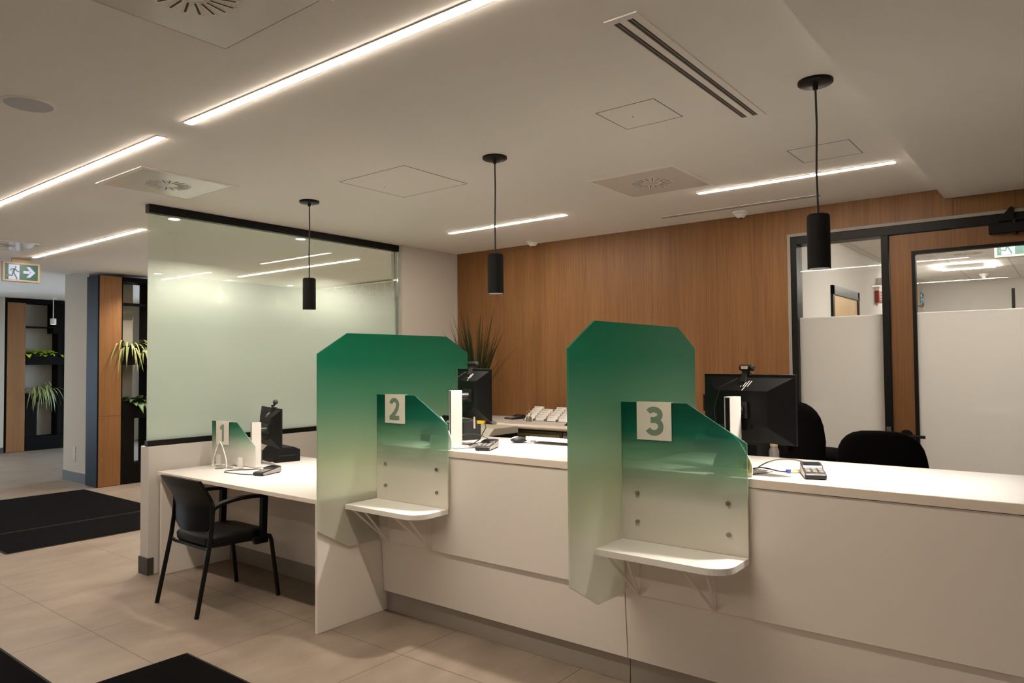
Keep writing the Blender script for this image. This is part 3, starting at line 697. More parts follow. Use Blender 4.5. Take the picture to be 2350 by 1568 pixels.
for s in (-1, 1):
    X = .244 * s
    MB().ring([(.252 * s, -.287, .002), (X, -.198, .435), (X * .985, -.182, .56), (X * .97, -.176, .67), (X * .95, -.19, .70)], [.014] * 4 + [.006], 12).done('leg', M['black'], t, smooth=True)
    MB().ring([(X * .6, .05, .395), (X * .85, .16, .40), (X * .99, .20, .418), (X, .225, .41), (X, .236, .385), (.248 * s, .25, .28), (.256 * s, .285, .002)], .014, 12).done('leg', M['black'], t, smooth=True)
    b = MB(); path = bez((X, -.176, .655), (X, -.10, .70), (X * 1.03, .08, .70), (X * 1.03, .185, .683), 12)
    for p, q in zip(path, path[1:]):
        b.hexa([(p.x - .022, p.y, p.z - .010), (p.x + .022, p.y, p.z - .010), (q.x + .022, q.y, q.z - .010), (q.x - .022, q.y, q.z - .010), (p.x - .022, p.y, p.z + .010), (p.x + .022, p.y, p.z + .010), (q.x + .022, q.y, q.z + .010), (q.x - .022, q.y, q.z + .010)])
    x = X * 1.03
    b.hexa([(x - .014, .150, .40), (x + .014, .150, .40), (x + .014, .19, .40), (x - .014, .19, .40), (x - .02, .158, .69), (x + .02, .158, .69), (x + .02, .195, .684), (x - .02, .195, .684)])
    b.hexa([(x - .016, .11, .375), (x + .012, .11, .375), (x + .012, .20, .375), (x - .016, .20, .375), (x - .016, .09, .42), (x + .012, .09, .42), (x + .012, .205, .42), (x - .016, .205, .42)])
    b.done('armrest', M['plast'], t)
MB().ring([(-.24, -.198, .41), (-.2, -.19, .395), (.2, -.19, .395), (.24, -.198, .41)], .011, 8).done('cross_rail', M['black'], t); MB().ring([(-.21, .17, .398), (.21, .17, .398)], .011, 8).done('cross_rail', M['black'], t)

# ------------------------------------------------------------------ staff chairs
def office_chair(x, y, rz, top, label, seat_z):
    t = thing('office_chair', label, 'chair', (x, y, 0), rz, 'black drafting chairs behind the counter')
    def pad(name, cx, cy, cz, hw, hd, hh, upright, par):
        b = MB(); nu, nv = 28, 14; rg = []
        for j in range(nv + 1):
            th = pi * j / nv; row = []
            for k in range(nu):
                a = 2 * pi * k / nu
                sq = lambda c, e: math.copysign(abs(c) ** e, c)
                u = sq(cos(a), .62) * sin(th) ** .45; v = sq(sin(a), .62) * sin(th) ** .45; w_ = cos(th)
                if upright:
                    taper = 1 - .10 * (v + 1) / 2 * (1 if v > 0 else .6)
                    p = (cx + u * hw * taper, cy + w_ * hd - .05 * (1 - u * u) - .03 * v * v, cz + v * hh)
                else: p = (cx + u * hw, cy + v * hh, cz + w_ * hd - .02 * max(0, v))
                row.append(b.bm.verts.new(p))
            rg.append(row)
        for a, c in zip(rg, rg[1:]):
            for k in range(nu): b.bm.faces.new((a[k], a[(k + 1) % nu], c[(k + 1) % nu], c[k]))
        b.bm.faces.new(rg[0]); b.bm.faces.new(rg[-1][::-1])
        return b.done(name, M['fabric'], par, smooth=True)
    pad('backrest', 0, -.20, top - .26, .255, .045, .26, True, t)
    pad('seat', 0, .06, seat_z, .25, .045, .24, False, t)
    b = MB(); b.ring([(0, -.05, seat_z - .05), (0, -.27, seat_z - .02), (0, -.31, seat_z + .10), (0, -.285, top - .25)], .022, 10); b.done('back_support', M['plast'], t, smooth=True)
    MB().box(-.1, .1, -.06, .14, seat_z - .075, seat_z - .045).done('mechanism', M['plast'], t); MB().ring([(-.03, -.315, seat_z + .10), (.05, -.315, seat_z + .10)], .032, 12).done('adjusting_knob', M['plast'], t)
    MB().lathe([(0, .12), (.03, .12), (.03, .45), (.02, .45), (.02, seat_z - .07), (0, seat_z - .07)], n=16).done('gas_column', M['black'], t, smooth=True)
    b = MB(); pts = [(.23 * cos(2 * pi * k / 24), .04 + .23 * sin(2 * pi * k / 24), .42) for k in range(25)]; b.ring(pts, .012, 8)
    for k in range(4): b.ring([(0, .04, .40), (.23 * cos(k * pi / 2), .04 + .23 * sin(k * pi / 2), .42)], .009, 6)
    b.done('foot_ring', M['steel'], t, smooth=True)
    for k in range(5):
        a = 2 * pi * k / 5 + .3; c = (.30 * cos(a), .30 * sin(a))
        lg = MB().ring([(0, 0, .125), (c[0] * .5, c[1] * .5, .115), (c[0], c[1], .085)], [.03, .026, .018], 8).done('leg', M['plast'], t, smooth=True)
        MB().ring([(c[0] - .02 * sin(a), c[1] + .02 * cos(a), .03), (c[0] + .02 * sin(a), c[1] - .02 * cos(a), .03)], .029, 14).done('caster', M['black'], lg)
office_chair(-1.385, 5.26, radians(-35), 1.285, 'black drafting chair turned sideways in front of the sidelight pane', .90)
office_chair(-.915, 4.76, radians(6), 1.155, 'black drafting chair with broad rounded back in front of the door handle', .78)

# ------------------------------------------------------------------ monitors
def monitor(x, y, z, rz, cx, cy, pz, label, cable_label=None):
    t = thing('monitor', label, 'monitor', (x, y, z), rz, 'black monitors turned away on silver stands')
    b = MB()   # hollow silver column
    w_, d_, h = .017, .036, .342
    b.box(-w_, w_, d_ - .006, d_, .012, h); b.box(-w_, -w_ + .0035, -d_, d_ - .006, .012, h); b.box(w_ - .0035, w_, -d_, d_ - .006, .012, h); b.box(-w_ + .0035, w_ - .0035, -d_, d_ - .006, h - .005, h)
    b.done('stand_column', M['silver'], t, bevel=.0006)
    MB().box(-w_ + .004, w_ - .004, -d_ + .004, d_ - .008, .012, h - .006).done('cable_slot', M['black'], t)
    MB().prism(rrect(-.10, .10, -.045, .155, .012, 4), 'xy', .003, .012).done('base_top', M['silver'], t)
    MB().prism(rrect(-.099, .099, -.044, .154, .012, 4), 'xy', 0, .003).done('base_rim', M['black'], t)
    zc = pz + .155; yb = cy - .055
    b = MB(); b.cyl((0, d_, zc - .01), (0, max(d_ + .02, yb), zc - .01), .02, 18); b.box(min(0, cx) - .035, max(0, cx) + .035, yb - .012, yb, zc - .045, zc + .03)
    b.done('hinge', M['plast2'], t, smooth=True)
    hw, hh = .262, .155; x0, x1, z0, z1 = cx - hw, cx + hw, pz, pz + 2 * hh
    MB().box(x0, x1, cy - .012, cy, z0, z1).done('screen_bezel', M['plast'], t, bevel=.002)
    MB().box(x0 + .008, x1 - .008, cy, cy + .001, z0 + .014, z1 - .008).done('screen_glass', M['bluek'], t)
    ix, iz = .115, .075
    b = MB()
    A = [b.bm.verts.new(p) for p in ((x0 + .002, cy - .012, z0 + .002), (x1 - .002, cy - .012, z0 + .002), (x1 - .002, cy - .012, z1 - .012), (x0 + .002, cy - .012, z1 - .012))]
    Bv = [b.bm.verts.new(p) for p in ((x0 + ix, yb, z0 + iz), (x1 - ix, yb, z0 + iz), (x1 - ix, yb, z1 - iz), (x0 + ix, yb, z1 - iz))]
    for k in range(4): b.bm.faces.new((A[k], A[(k + 1) % 4], Bv[(k + 1) % 4], Bv[k]))
    b.bm.faces.new(Bv); b.bm.faces.new(A[::-1])
    bk = b.done('back_cover', M['plast'], t)
    b = MB()   # four slanted strokes on the sloping top facet, and a small square emblem
    def facet(u, v): # v 0 bottom of facet .. 1 top
        return (cx + u, yb + (cy - .012 - yb) * v - .001, z1 - iz + (iz - .012) * v)
    for u, v0, v1 in ((-.020, .28, .36), (-.006, .30, .62), (.006, .02, .72), (.020, .30, .72)):
        k = .030; a, c = u + k * v0, u + k * v1; ww = .0022
        P = [facet(a - ww, v0), facet(a + ww, v0), facet(c + ww, v1), facet(c - ww, v1)]
        b.hexa([(p[0], p[1] - .0008, p[2]) for p in P] + [(p[0], p[1] + .001, p[2]) for p in P])
    b.done('logo', M['silver'], bk)
    b = MB(); b.box(cx - .06, cx + .06, yb - .002, yb + .01, z0 + iz - .012, z0 + iz + .012)
    for k in range(3): b.box(cx - .03 + k * .022, cx - .015 + k * .022, yb - .006, yb, z0 + iz - .02, z0 + iz - .005)
    b.done('port_bay', M['black'], bk)
    return t
def webcam(x, y, z, rz, label, sticker=False, ball=False):
    t = thing('webcam', label, 'webcam', (x, y, z), rz, 'black webcams clipped to the monitors')
    if ball:
        MB().ball((.02, .005, .045), .02).done('camera_body', M['plast2'], t, smooth=True)
        MB().ring([(0, -.02, .012), (0, 0, .02), (.018, .004, .035)], .009, 10).done('arm', M['plast2'], t, smooth=True)
    else:
        MB().ring([(-.040, .008, .030), (-.034, .008, .030), (.034, .008, .030), (.040, .008, .030)], [.010, .016, .016, .010], 14).done('camera_body', M['blackm'], t, smooth=True)
        MB().prism([(-.018, -.004), (.018, -.004), (.018, .018), (-.018, .018)], 'xz', -.006, .006).done('arm', M['blackm'], t)
    b = MB(); b.hexa([(-.016, -.030, -.035), (.016, -.030, -.035), (.016, -.022, -.037), (-.016, -.022, -.037), (-.016, -.012, .006), (.016, -.012, .006), (.016, .004, .006), (-.016, .004, .006)])
    b.box(-.015, .015, -.012, .022, .001, .006)
    b.done('clip', M['blackm'], t, bevel=.001)
    if sticker: MB().box(-.022, .016, -.0095, -.0085, .024, .038).done('sticker', M['beigelabel'], t)
    return t
def cable(name_label, pts, r=.0022, mat='cord', cat='cable', grp=None):
    return tag(MB().ring(pts, r, 8).done('cable', M[mat], None, smooth=True), name_label, cat, grp)
MON = ((-1.233, 3.196, 1.05, radians(-20.5), -.009, .120, .132), (-2.953, 3.21, 1.05, radians(-26.5), -.056, .150, .160), (-5.022, 3.175, .768, radians(-17), -.08, .150, .138))
LB = ('black monitor with slanted logo behind the number three panel', 'black monitor in front of the grass plant, behind number two', 'black monitor at desk one seen from its narrow back corner')
for i, (m_, l) in enumerate(zip(MON, LB)):
    monitor(*m_, l)
    x, y, z, rz, cx, cy, pz = m_
    u = (-.01, -.03, .06)[i] + cx; d = cy - .005
    wx, wy = x + u * cos(rz) - d * sin(rz), y + u * sin(rz) + d * cos(rz)
    webcam(wx, wy, z + pz + .310, rz + (0, .5, 0)[i], ('black webcam with pale sticker on top of the monitor behind number three', 'black webcam turned sideways on the monitor behind number two', 'black ball headed webcam on the monitor at desk one')[i], i == 0, i == 2)
    e = Vector((cos(rz), sin(rz), 0)); n = Vector((-sin(rz), cos(rz), 0)); o = Vector((x, y, z))
    q = lambda a, bb, c: o + e * a + n * bb + Vector((0, 0, c))
    yb = cy - .06
    cable(('thin webcam cable curving down the back of the monitor behind number three', 'pale grey webcam cable down the back of the monitor behind number two', 'thin webcam cable beside the monitor at desk one')[i],
          [q(u - .02, d - .035, pz + .29), q(u - .09, yb - .02, pz + .25), q(u - .12, yb - .03, pz + .15), q(u - .11, yb - .025, pz + .02), q(-.05, .06, .10), q(-.03, .05, .02)], .0020, ('cord', 'cordg', 'cord')[i], grp='webcam cables behind the monitors')

# ------------------------------------------------------------------ card terminals
def terminal(x, y, z, rz, label):
    t = thing('card_terminal', label, 'card reader', (x, y, z), rz, 'card terminals on the worktops')
    MB().prism([(0, .004), (0, .020), (.012, .026), (.105, .034), (.12, .046), (.195, .05), (.205, .044), (.205, .004)], 'yz', -.0425, .0425).done('body', M['plast2'], t, bevel=.004)
    for s in (-1, 1): MB().prism([(.012, .006), (.012, .020), (.11, .030), (.195, .042), (.198, .008)], 'yz', s * .0433 - .0006, s * .0433 + .0006).done('side_trim', M['grey'], t)
    k = MB()
    for i in range(4):
        for j in range(3):
            yy = .02 + .02 * i; xx = -.026 + .026 * j; zz = .0265 + .0018 * i
            k.box(xx - .009, xx + .009, yy, yy + .012, zz, zz + .004)
    k.done('keypad', M['grey'], t)
    MB().hexa([(-.034, .122, .045), (.034, .122, .045), (.034, .19, .0485), (-.034, .19, .0485), (-.034, .122, .0475), (.034, .122, .0475), (.034, .19, .0515), (-.034, .19, .0515)]).done('display', M['bluek'], t)
    b = MB(); [b.box(sx - .008, sx + .008, sy - .008, sy + .008, 0, .005) for sx in (-.03, .03) for sy in (.02, .18)]; b.done('foot', M['black'], t)
    return t
terminal(-.872, 3.18, 1.05, radians(22), 'black card terminal at the far right of the counter, right of number three')
terminal(-2.690, 3.145, 1.05, radians(23), 'black card terminal with light grey side, right of number two')
terminal(-4.583, 2.91, .768, radians(17), 'black card terminal on desk one')
cable('black cable looping across desk one to its card terminal', [(-4.60, 2.93, .772), (-4.75, 2.88, .771), (-4.93, 2.86, .771), (-4.985, 2.90, .771), (-4.97, 2.96, .771), (-4.90, 3.04, .772), (-4.87, 3.10, .772), (-4.80, 3.10, .772), (-4.70, 3.12, .772)], .0032)
cable('grey cable arching to the card terminal beside number two', bez((-2.95, 3.15, 1.055), (-2.97, 3.25, 1.16), (-2.86, 3.33, 1.13), (-2.80, 3.36, 1.085)) , .0028, 'cordg')
cable('black cable lying behind the card terminal beside number two', bez((-2.97, 3.19, 1.054), (-2.93, 3.26, 1.054), (-2.85, 3.30, 1.08), (-2.80, 3.34, 1.075)), .0028)
cable('grey cable arching to the card terminal at the far right', bez((-1.12, 3.15, 1.075), (-1.10, 3.30, 1.12), (-1.04, 3.42, 1.11), (-.965, 3.40, 1.085)), .003, 'cordg')
cable('black cable lying beside the arched cable at the far right', bez((-1.14, 3.18, 1.075), (-1.10, 3.26, 1.085), (-1.07, 3.25, 1.054), (-1.02, 3.31, 1.056)), .003)
t = thing('cable_plug', 'brass coloured cable plug with blue end behind the far right card terminal', 'plug', (-1.02, 3.31, 1.052), radians(50))
MB().box(0, .05, -.009, .009, 0, .016).done('body', M['cream'], t, bevel=.002); MB().box(-.016, 0, -.008, .008, .001, .014).done('tip', M['blueplug'], t)
t = thing('network_plug', 'yellow network plug hanging below the monitor behind number two', 'plug', (-2.825, 3.30, 1.200), radians(15))
MB().box(-.025, .02, -.012, .012, -.010, .010).done('body', M['yellow'], t, bevel=.003)
MB().ring([(.018, 0, 0), (.035, -.01, -.03), (.01, -.05, -.10), (-.06, -.09, -.15)], .003, 8).done('lead', M['cord'], t, smooth=True)
MB().box(-.05, -.044, -.006, .006, -.04, .03).done('label_tag', M['paper'], t)

# ------------------------------------------------------------------ leaflets and acrylic drop
def drop_outline(w_, h, n=22):
    pts = []
    for i in range(n + 1):
        v = i / n; pts.append((w_ * .5 * max(0, 1 - v ** 2.4) ** .85 * (.86 + .14 * sin(pi * min(1, v * 1.3 + .2))), h * v))
    return [(-x, z) for x, z in pts] + [(x, z) for x, z in pts[::-1][1:]]
def dropcard(x, y, z, rz, label, mat, w_, h, extra=None):
    t = thing('drop_card', label, 'counter display', (x, y, z), rz, 'drop shaped counter displays')
    P = drop_outline(w_, h); MB().prism(P, 'xz', -.003, .003).done('plate', M[mat], t)
    b = MB(); b.box(-w_ * .3, w_ * .3, -.018, .018, 0, .003); b.done('foot', M[mat], t)
    if extra: extra(t, P)
    return t
def rim(t, P):
    b = MB(); b.ring([(x, 0, z) for x, z in P] + [(P[0][0], 0, P[0][1])], .0042, 6, caps=False); b.done('bright_rim', M['paper'], t, smooth=True)
dropcard(-5.15, 2.95, .768, radians(35), 'clear drop shaped acrylic display standing in front of number one', 'clear', .105, .205, rim)
dropcard(-2.965, 3.094, 1.05, 0, 'white drop shaped card peeking out behind the number two panel', 'paper', .18, .19)
def patch(t, P):
    MB().box(.03, .078, -.0042, -.003, .018, .07).done('yellow_print', M['yellow'], t); MB().box(.05, .074, -.0050, -.0042, .035, .06).done('dark_print', M['ink'], t)
dropcard(-1.198, 3.094, 1.05, 0, 'white drop shaped card with yellow print at the edge of the number three panel', 'paper', .18, .18, patch)

# ------------------------------------------------------------------ devices on the counter and desk
t = thing('receipt_printer', 'black box shaped printer under the monitor at desk one', 'printer', (-5.17, 3.50, .768), radians(-12))
MB().prism([(-.11, 0), (.11, 0), (.11, .095), (.06, .118), (-.07, .118), (-.11, .08)], 'yz', -.13, .13).done('body', M['plast'], t, bevel=.006)
MB().box(.1305, .133, -.07, .07, .05, .056).done('paper_slot', M['plast2'], t)
t = thing('receipt_printer', 'dark rounded printer between the silver stand and the monitor behind number two', 'printer', (-3.225, 3.60, 1.05), radians(-20))
MB().prism(rrect(-.10, .10, -.07, .07, .015, 4), 'xy', 0, .125).done('body', M['plast2'], t, bevel=.008)
MB().box(-.07, .07, -.02, .0, .1245, .127).done('paper_slot', M['black'], t)
t = thing('telephone', 'black telephone partly hidden behind the silver stand of number two', 'telephone', (-3.30, 3.42, 1.05), radians(-20))
MB().prism([(-.09, 0), (.09, 0), (.09, .11), (-.09, .06)], 'yz', -.08, .08).done('body', M['plast'], t, bevel=.006)
MB().ring([(-.09, .09, .13), (-.06, .07, .145), (.06, .07, .145), (.09, .09, .13)], [.02, .016, .016, .02], 12).done('handset', M['plast'], t, smooth=True)
t = thing('keyboard', 'white keyboard on the counter between the green screens', 'keyboard', (-2.50, 3.68, 1.05))
MB().prism([(-.075, .022), (-.070, .044), (.075, .018), (.078, .004)], 'yz', -.225, .225).done('body', M['white'], t, bevel=.002)
b = MB()
for r in range(5):
    for c in range(16):
        y = -.055 + r * .025; z = .0445 - (y + .07) * .18; x = -.21 + c * .027
        b.hexa([(x, y, z - .006), (x + .022, y, z - .006), (x + .022, y + .019, z - .009), (x, y + .019, z - .009), (x + .002, y + .002, z + .003), (x + .020, y + .002, z + .003), (x + .020, y + .017, z), (x + .002, y + .017, z)])
b.done('keys', M['grey'], t)
b = MB(); b.box(-.19, -.16, -.07, -.055, 0, .026); b.box(.16, .19, -.07, -.055, 0, .026); b.done('foot', M['grey'], t)
t = thing('mouse', 'dark and silver computer mouse beside the white keyboard', 'mouse', (-2.78, 3.61, 1.05), radians(-40))
MB().ball((0, 0, .0195), .032, .055, .019).done('body', M['plast2'], t, smooth=True); MB().ball((0, -.018, .022), .018, .034, .0185).done('button_shell', M['silver'], t, smooth=True)
# staff side shelf with a few things on it
t = thing('staff_shelf', 'low staff shelf behind the counter, mostly hidden behind number three', 'shelf', (-1.45, 4.08, 0))
MB().box(-.42, .38, -.24, .20, .90, .93).done('top', M['lam'], t); [MB().box(sx - .012, sx + .012, -.22, .18, .001, .90).done('side_panel', M['lam_front'], t) for sx in (-.38, .34)]
t = thing('computer', 'dark upright computer below the monitor behind number three', 'computer', (-1.405, 4.05, .93), radians(-10))
MB().box(-.045, .045, -.10, .10, 0, .20).done('case', M['plast2'], t, bevel=.003); MB().box(-.03, .03, -.1015, -.10, .05, .16).done('vent_grille', M['black'], t)
t = thing('bottle', 'small grey bottle with cream cap below the monitor behind number three', 'bottle', (-1.315, 4.0, .93))
MB().lathe([(0, 0), (.026, 0), (.027, .01), (.027, .13), (.018, .15), (.014, .155), (0, .155)], n=24).done('body', M['grey'], t, smooth=True); MB().lathe([(0, .155), (.020, .155), (.020, .195), (.010, .205), (0, .205)], n=20).done('cap', M['cream'], t, smooth=True)
t = thing('paper_stack', 'pale stack of papers standing left of the dark computer', 'papers', (-1.53, 4.05, .93))
[MB().box(-.055 + .001 * k, .05, -.09, .09, .028 * k, .028 * k + .026).done('sheaf', M['paper'], t) for k in range(6)]

# ------------------------------------------------------------------ back counter along the oak wall
t = thing('back_counter', 'pale rounded worktop along the foot of the oak wall', 'worktop', (-3.3, 5.57, 1.0))
b = MB(); b.prism([(-4.25, 5.20), (-1.86, 5.20), (-1.86, 5.94), (-5.42, 5.94), (-5.42, 5.86), (-4.88, 5.80)], 'xy', .957, 1.0); b.done('top', M['lam'], t, world=True)
MB().prism(arc(5.20, .9785, .028, .0215, 90, 270, 10), 'yz', -4.25, -1.86).done('rounded_edge', M['lam_edge'], t, smooth=True, world=True)
[MB().box(x, x + .025, 5.24, 5.93, .001, .956).done('side_panel', M['lam_edge'], t, world=True) for x in (-4.215, -1.90)]
def cab(x0, x1, mat, label, n):
    t = thing('storage_cabinet', label, 'cabinet', ((x0 + x1) / 2, 5.6, 0), 0)
    h = (x1 - x0) / 2 - .004
    MB().box(-h, h, -.30, .32, .001, .935).done('body', M[mat], t)
    for k in range(n):
        z0 = .04 + k * .885 / n; z1 = .04 + (k + 1) * .885 / n - .01
        d = MB().box(-h + .012, h - .012, -.318, -.30, z0, z1).done('drawer', M[mat], t, bevel=.002)
        MB().box(-.05, .05, -.335, -.318, z1 - .05, z1 - .035).done('handle', M['steel'], d)
        b = MB(); b.box(-h + .06, h - .06, -.3195, -.318, z1 - .062, z1 - .059); b.done('groove', M['gap'], d)
cab(-4.185, -3.60, 'olive', 'olive steel cabinet under the back counter', 3)
cab(-3.595, -2.75, 'cabgrey', 'grey cabinet under the back counter, right of the olive one', 3)
cab(-2.745, -1.91, 'cabgrey', 'grey cabinet under the right end of the back counter, hidden by number three', 3)
t = thing('office_printer', 'beige office printer with dark paper bay left of the olive cabinet', 'printer', (-4.27, 4.93, 0))
MB().prism([(-.22, .001), (.20, .001), (.20, .99), (-.16, .99), (-.22, .955)], 'yz', -.34, .10).done('body', M['mfp'], t, bevel=.01)
MB().prism([(-.225, .93), (.19, .93), (.19, .992), (-.15, .992)], 'yz', .10, .32).done('output_cover', M['mfp'], t, bevel=.006)
MB().box(.10, .31, -.15, .19, .45, .93).done('paper_bay', M['black'], t)
MB().box(.14, .24, -.152, -.15, .895, .912).done('label_strip', M['paper'], t)
MB().box(.10, .31, -.20, .19, .001, .45).done('lower_tray', M['mfp'], t, bevel=.006)
for i, (x, y, n, l) in enumerate(((-4.17, 5.66, 5, 'leftmost white tiered rack of paper forms on the back counter'), (-4.04, 5.66, 4, 'second white tiered rack of paper forms on the back counter'), (-3.905, 5.66, 5, 'third white tiered rack of paper forms on the back counter'), (-3.775, 5.66, 5, 'rightmost white tiered rack of paper forms, at the edge of the green screen'))):
    t = thing('form_rack', l, 'paper rack', (x, y, 1.0), 0, 'tiered racks of paper forms')
    b = MB(); b.box(-.060, .060, -.10, .12, 0, .004); b.box(-.060, -.057, -.10, .12, 0, .02); b.box(.057, .06, -.10, .12, 0, .02); b.done('base', M['ink'], t)
    for k in range(n):
        y0 = -.085 + .034 * k; z0 = .004; h = .045 + .019 * k
        s = MB().hexa([(-.055, y0, z0), (.055, y0, z0), (.055, y0 + .02, z0), (-.055, y0 + .02, z0), (-.055, y0 + .035, z0 + h), (.055, y0 + .035, z0 + h), (.055, y0 + .052, z0 + h), (-.055, y0 + .052, z0 + h)]).done('form_stack', M['paper'], t)
        b = MB(); zt = z0 + h; f = lambda z: y0 + .035 * (z - z0) / h - .0008
        for j, (a, c) in enumerate(((-.048, .01), (-.048, -.005))):
            za = zt - .008 - .007 * j; b.hexa([(a, f(za - .002), za - .002), (c, f(za - .002), za - .002), (c, f(za - .002) + .002, za - .002), (a, f(za - .002) + .002, za - .002), (a, f(za), za), (c, f(za), za), (c, f(za) + .002, za), (a, f(za) + .002, za)])
        b.done('print', M['ink'], s)
t = thing('note_holder', 'small silver note holder with wire ring in front of the paper racks', 'note holder', (-4.10, 5.48, 1.0))
MB().lathe([(0, 0), (.03, 0), (.03, .035), (.02, .045), (0, .045)], n=20).done('base', M['steel'], t, smooth=True)
b = MB(); b.ring([(.028 * cos(a * pi / 10), 0, .075 + .03 * sin(a * pi / 10)) for a in range(21)], .0025, 6, caps=False); b.ring([(.01, 0, .10), (.006, 0, .14), (0, 0, .17)], .0018, 6); b.done('wire_ring', M['steel'], t, smooth=True)
t = thing('calculator', 'black desk calculator lying on the back counter left of the paper racks', 'calculator', (-4.40, 5.66, 1.0), radians(-20))
MB().prism([(-.09, 0), (.08, 0), (.08, .035), (.05, .045), (0, .024), (-.09, .014)], 'yz', -.07, .07).done('body', M['plast2'], t, bevel=.004)
b = MB(); [b.box(-.05 + .026 * i, -.032 + .026 * i, -.075 + .022 * j, -.06 + .022 * j, .014, .0215 + .0015 * j) for i in range(4) for j in range(3)]; b.done('keys', M['grey'], t)
t = thing('stamp', 'black hand stamp on the back counter at the edge of the middle green screen', 'stamp', (-3.515, 5.30, 1.0))
MB().lathe([(0, 0), (.035, 0), (.038, .012), (.03, .022), (.012, .03), (.010, .05), (.022, .062), (.024, .08), (.012, .092), (0, .094)], n=20).done('handle', M['black'], t, smooth=True); MB().box(-.04, .04, -.025, .025, 0, .012).done('base', M['plast2'], t)
t = thing('ticket_printer', 'black machine with small white label behind the monitor of number three, before the oak wall', 'printer', (-2.19, 5.45, 1.0))
MB().prism([(-.06, 0), (.08, 0), (.08, .20), (.02, .16), (-.06, .165)], 'yz', -.10, -.02).done('stand', M['plast'], t); MB().box(-.12, .10, -.08, .09, .165, .30).done('body', M['plast'], t, bevel=.01)
MB().box(-.09, .08, -.06, .07, .30, .345).done('paper_cover', M['plast'], t, bevel=.008); MB().box(-.10, -.05, -.0815, -.08, .205, .216).done('label_strip', M['paper'], t)

# ------------------------------------------------------------------ plants
rnd = random.Random(7)
t = thing('grass_plant', 'dark grassy potted plant on the back counter in front of the oak wall corner', 'plant', (-4.95, 5.72, 1.0))
MB().lathe([(0, 0), (.09, 0), (.11, .17), (.10, .17), (.095, .15), (0, .15)], n=28).done('pot', M['planter'], t, smooth=True)
b = MB()
for i in range(120):
    a = rnd.random() * 2 * pi; r = .055 * rnd.random(); out = rnd.random()
    if sin(a) > .2 : a = -a
    if cos(a) < -.55: a = -1.2
    b.leaf((r * cos(a), r * sin(a), .15), a, .40 + .16 * rnd.random() if out > .6 else .22 + .1 * rnd.random(), .010 + .005 * rnd.random(), .4 + 1.0 * rnd.random() * (out > .5), .2, 7, 0, lift=(1.5 + 1.0 * rnd.random()) if out > .6 else 2.6 + .9 * rnd.random())
b.done('foliage', M['leafd'], t, smooth=True, recalc=False)

def spider(x, y, z, label, n=46, L=.42, seed=1, mat='leafs', spread=1.0):
    r_ = random.Random(seed); t = thing('spider_plant', label, 'plant', (x, y, z), 0, 'plants in the divider planters')
    MB().lathe([(0, 0), (.06, 0), (.07, .05), (0, .055)], n=16).done('root_ball', M['soil'], t)
    b = MB()
    for i in range(n):
        a = r_.random() * 2 * pi; l = L * (.6 + .5 * r_.random())
        if cos(a) < -.15: a = pi - a
        b.leaf((.02 * cos(a), .05 * spread * (r_.random() - .5) * 4, .05), a, l * .8, .017 + .008 * r_.random(), 1.3 + .7 * r_.random(), .25, 9, 1, lift=1.1 + .5 * r_.random())
    b.done('foliage', M[mat], t, smooth=True, recalc=False); return t
def broad(x, y, z, label, n=30, L=.16, seed=2, mat='leafg', wy=.25, wid=.07):
    r_ = random.Random(seed); t = thing('leafy_plant', label, 'plant', (x, y, z), 0, 'plants in the divider planters')
    MB().box(-.05, .05, -wy, wy, 0, .03).done('root_ball', M['soil'], t)
    b = MB()
    for i in range(n):
        a = r_.random() * 2 * pi
        b.leaf((.03 * cos(a), (r_.random() - .5) * 2 * wy, .03), a, L * (.7 + .6 * r_.random()), wid * (.7 + .5 * r_.random()), .7 + .6 * r_.random(), .3, 6, 1, lift=.9 + .7 * r_.random())
    b.done('foliage', M[mat], t, smooth=True, recalc=False); return t

# planter divider beside the glass partition
t = thing('planter_divider', 'tall oak and black planter divider standing left of the glass partition', 'room divider', (-10.07, 4.35, 0))
MB().box(-10.25, -9.925, 3.99, 4.005, .004, 2.74).done('side_panel', M['bluek'], t, world=True)
MB().box(-9.925, -9.90, 3.985, 4.003, .004, 2.74).done('corner_post', M['bluek'], t, world=True)
b = MB(); b.box(-9.92, -9.899, 4.004, 4.278, .005, .909); b.box(-9.92, -9.899, 4.004, 4.278, .912, 2.735); b.done('oak_panel', M['wood'], t, world=True)
b = MB()
for y in (4.04, 4.25): b.cyl((-9.90, y, .36), (-9.897, y, .36), .006, 10)
b.done('screw_cap', M['steel'], t, world=True)
b = MB()
b.box(-10.24, -9.90, 4.279, 4.295, .0, 2.74); b.box(-10.24, -9.90, 4.66, 4.72, .0, 2.74); b.box(-10.24, -9.90, 4.295, 4.66, 2.68, 2.74); b.box(-10.1, -10.05, 4.295, 4.66, 2.37, 2.41)
b.box(-10.24, -9.90, 4.295, 4.45, .25, .865)
b.done('frame', M['planter'], t, world=True)
for z0, z1 in ((1.573, 1.828), (.864, 1.126)):
    b = MB(); b.box(-10.24, -10.22, 4.296, 4.659, z0, z1); b.box(-9.915, -9.895, 4.296, 4.659, z0, z1); b.box(-10.22, -9.915, 4.296, 4.659, z0, z0 + .1); b.done('planter_box', M['planter'], t, world=True)
MB().box(-10.23, -9.905, 4.296, 4.659, .002, .255).done('plinth', M['planter'], t, world=True)
spider(-10.05, 4.42, 1.68, 'striped spider plant in the upper box of the near divider', 60, .52, 3, spread=.5)
spider(-10.02, 4.62, 1.68, 'smaller striped plant at the glass end of the upper box of the near divider', 30, .42, 4, spread=.2)
broad(-10.02, 4.48, .97, 'dark broad leaved plant in the lower box of the near divider', 46, .22, 5, 'leafg', .17, .075)
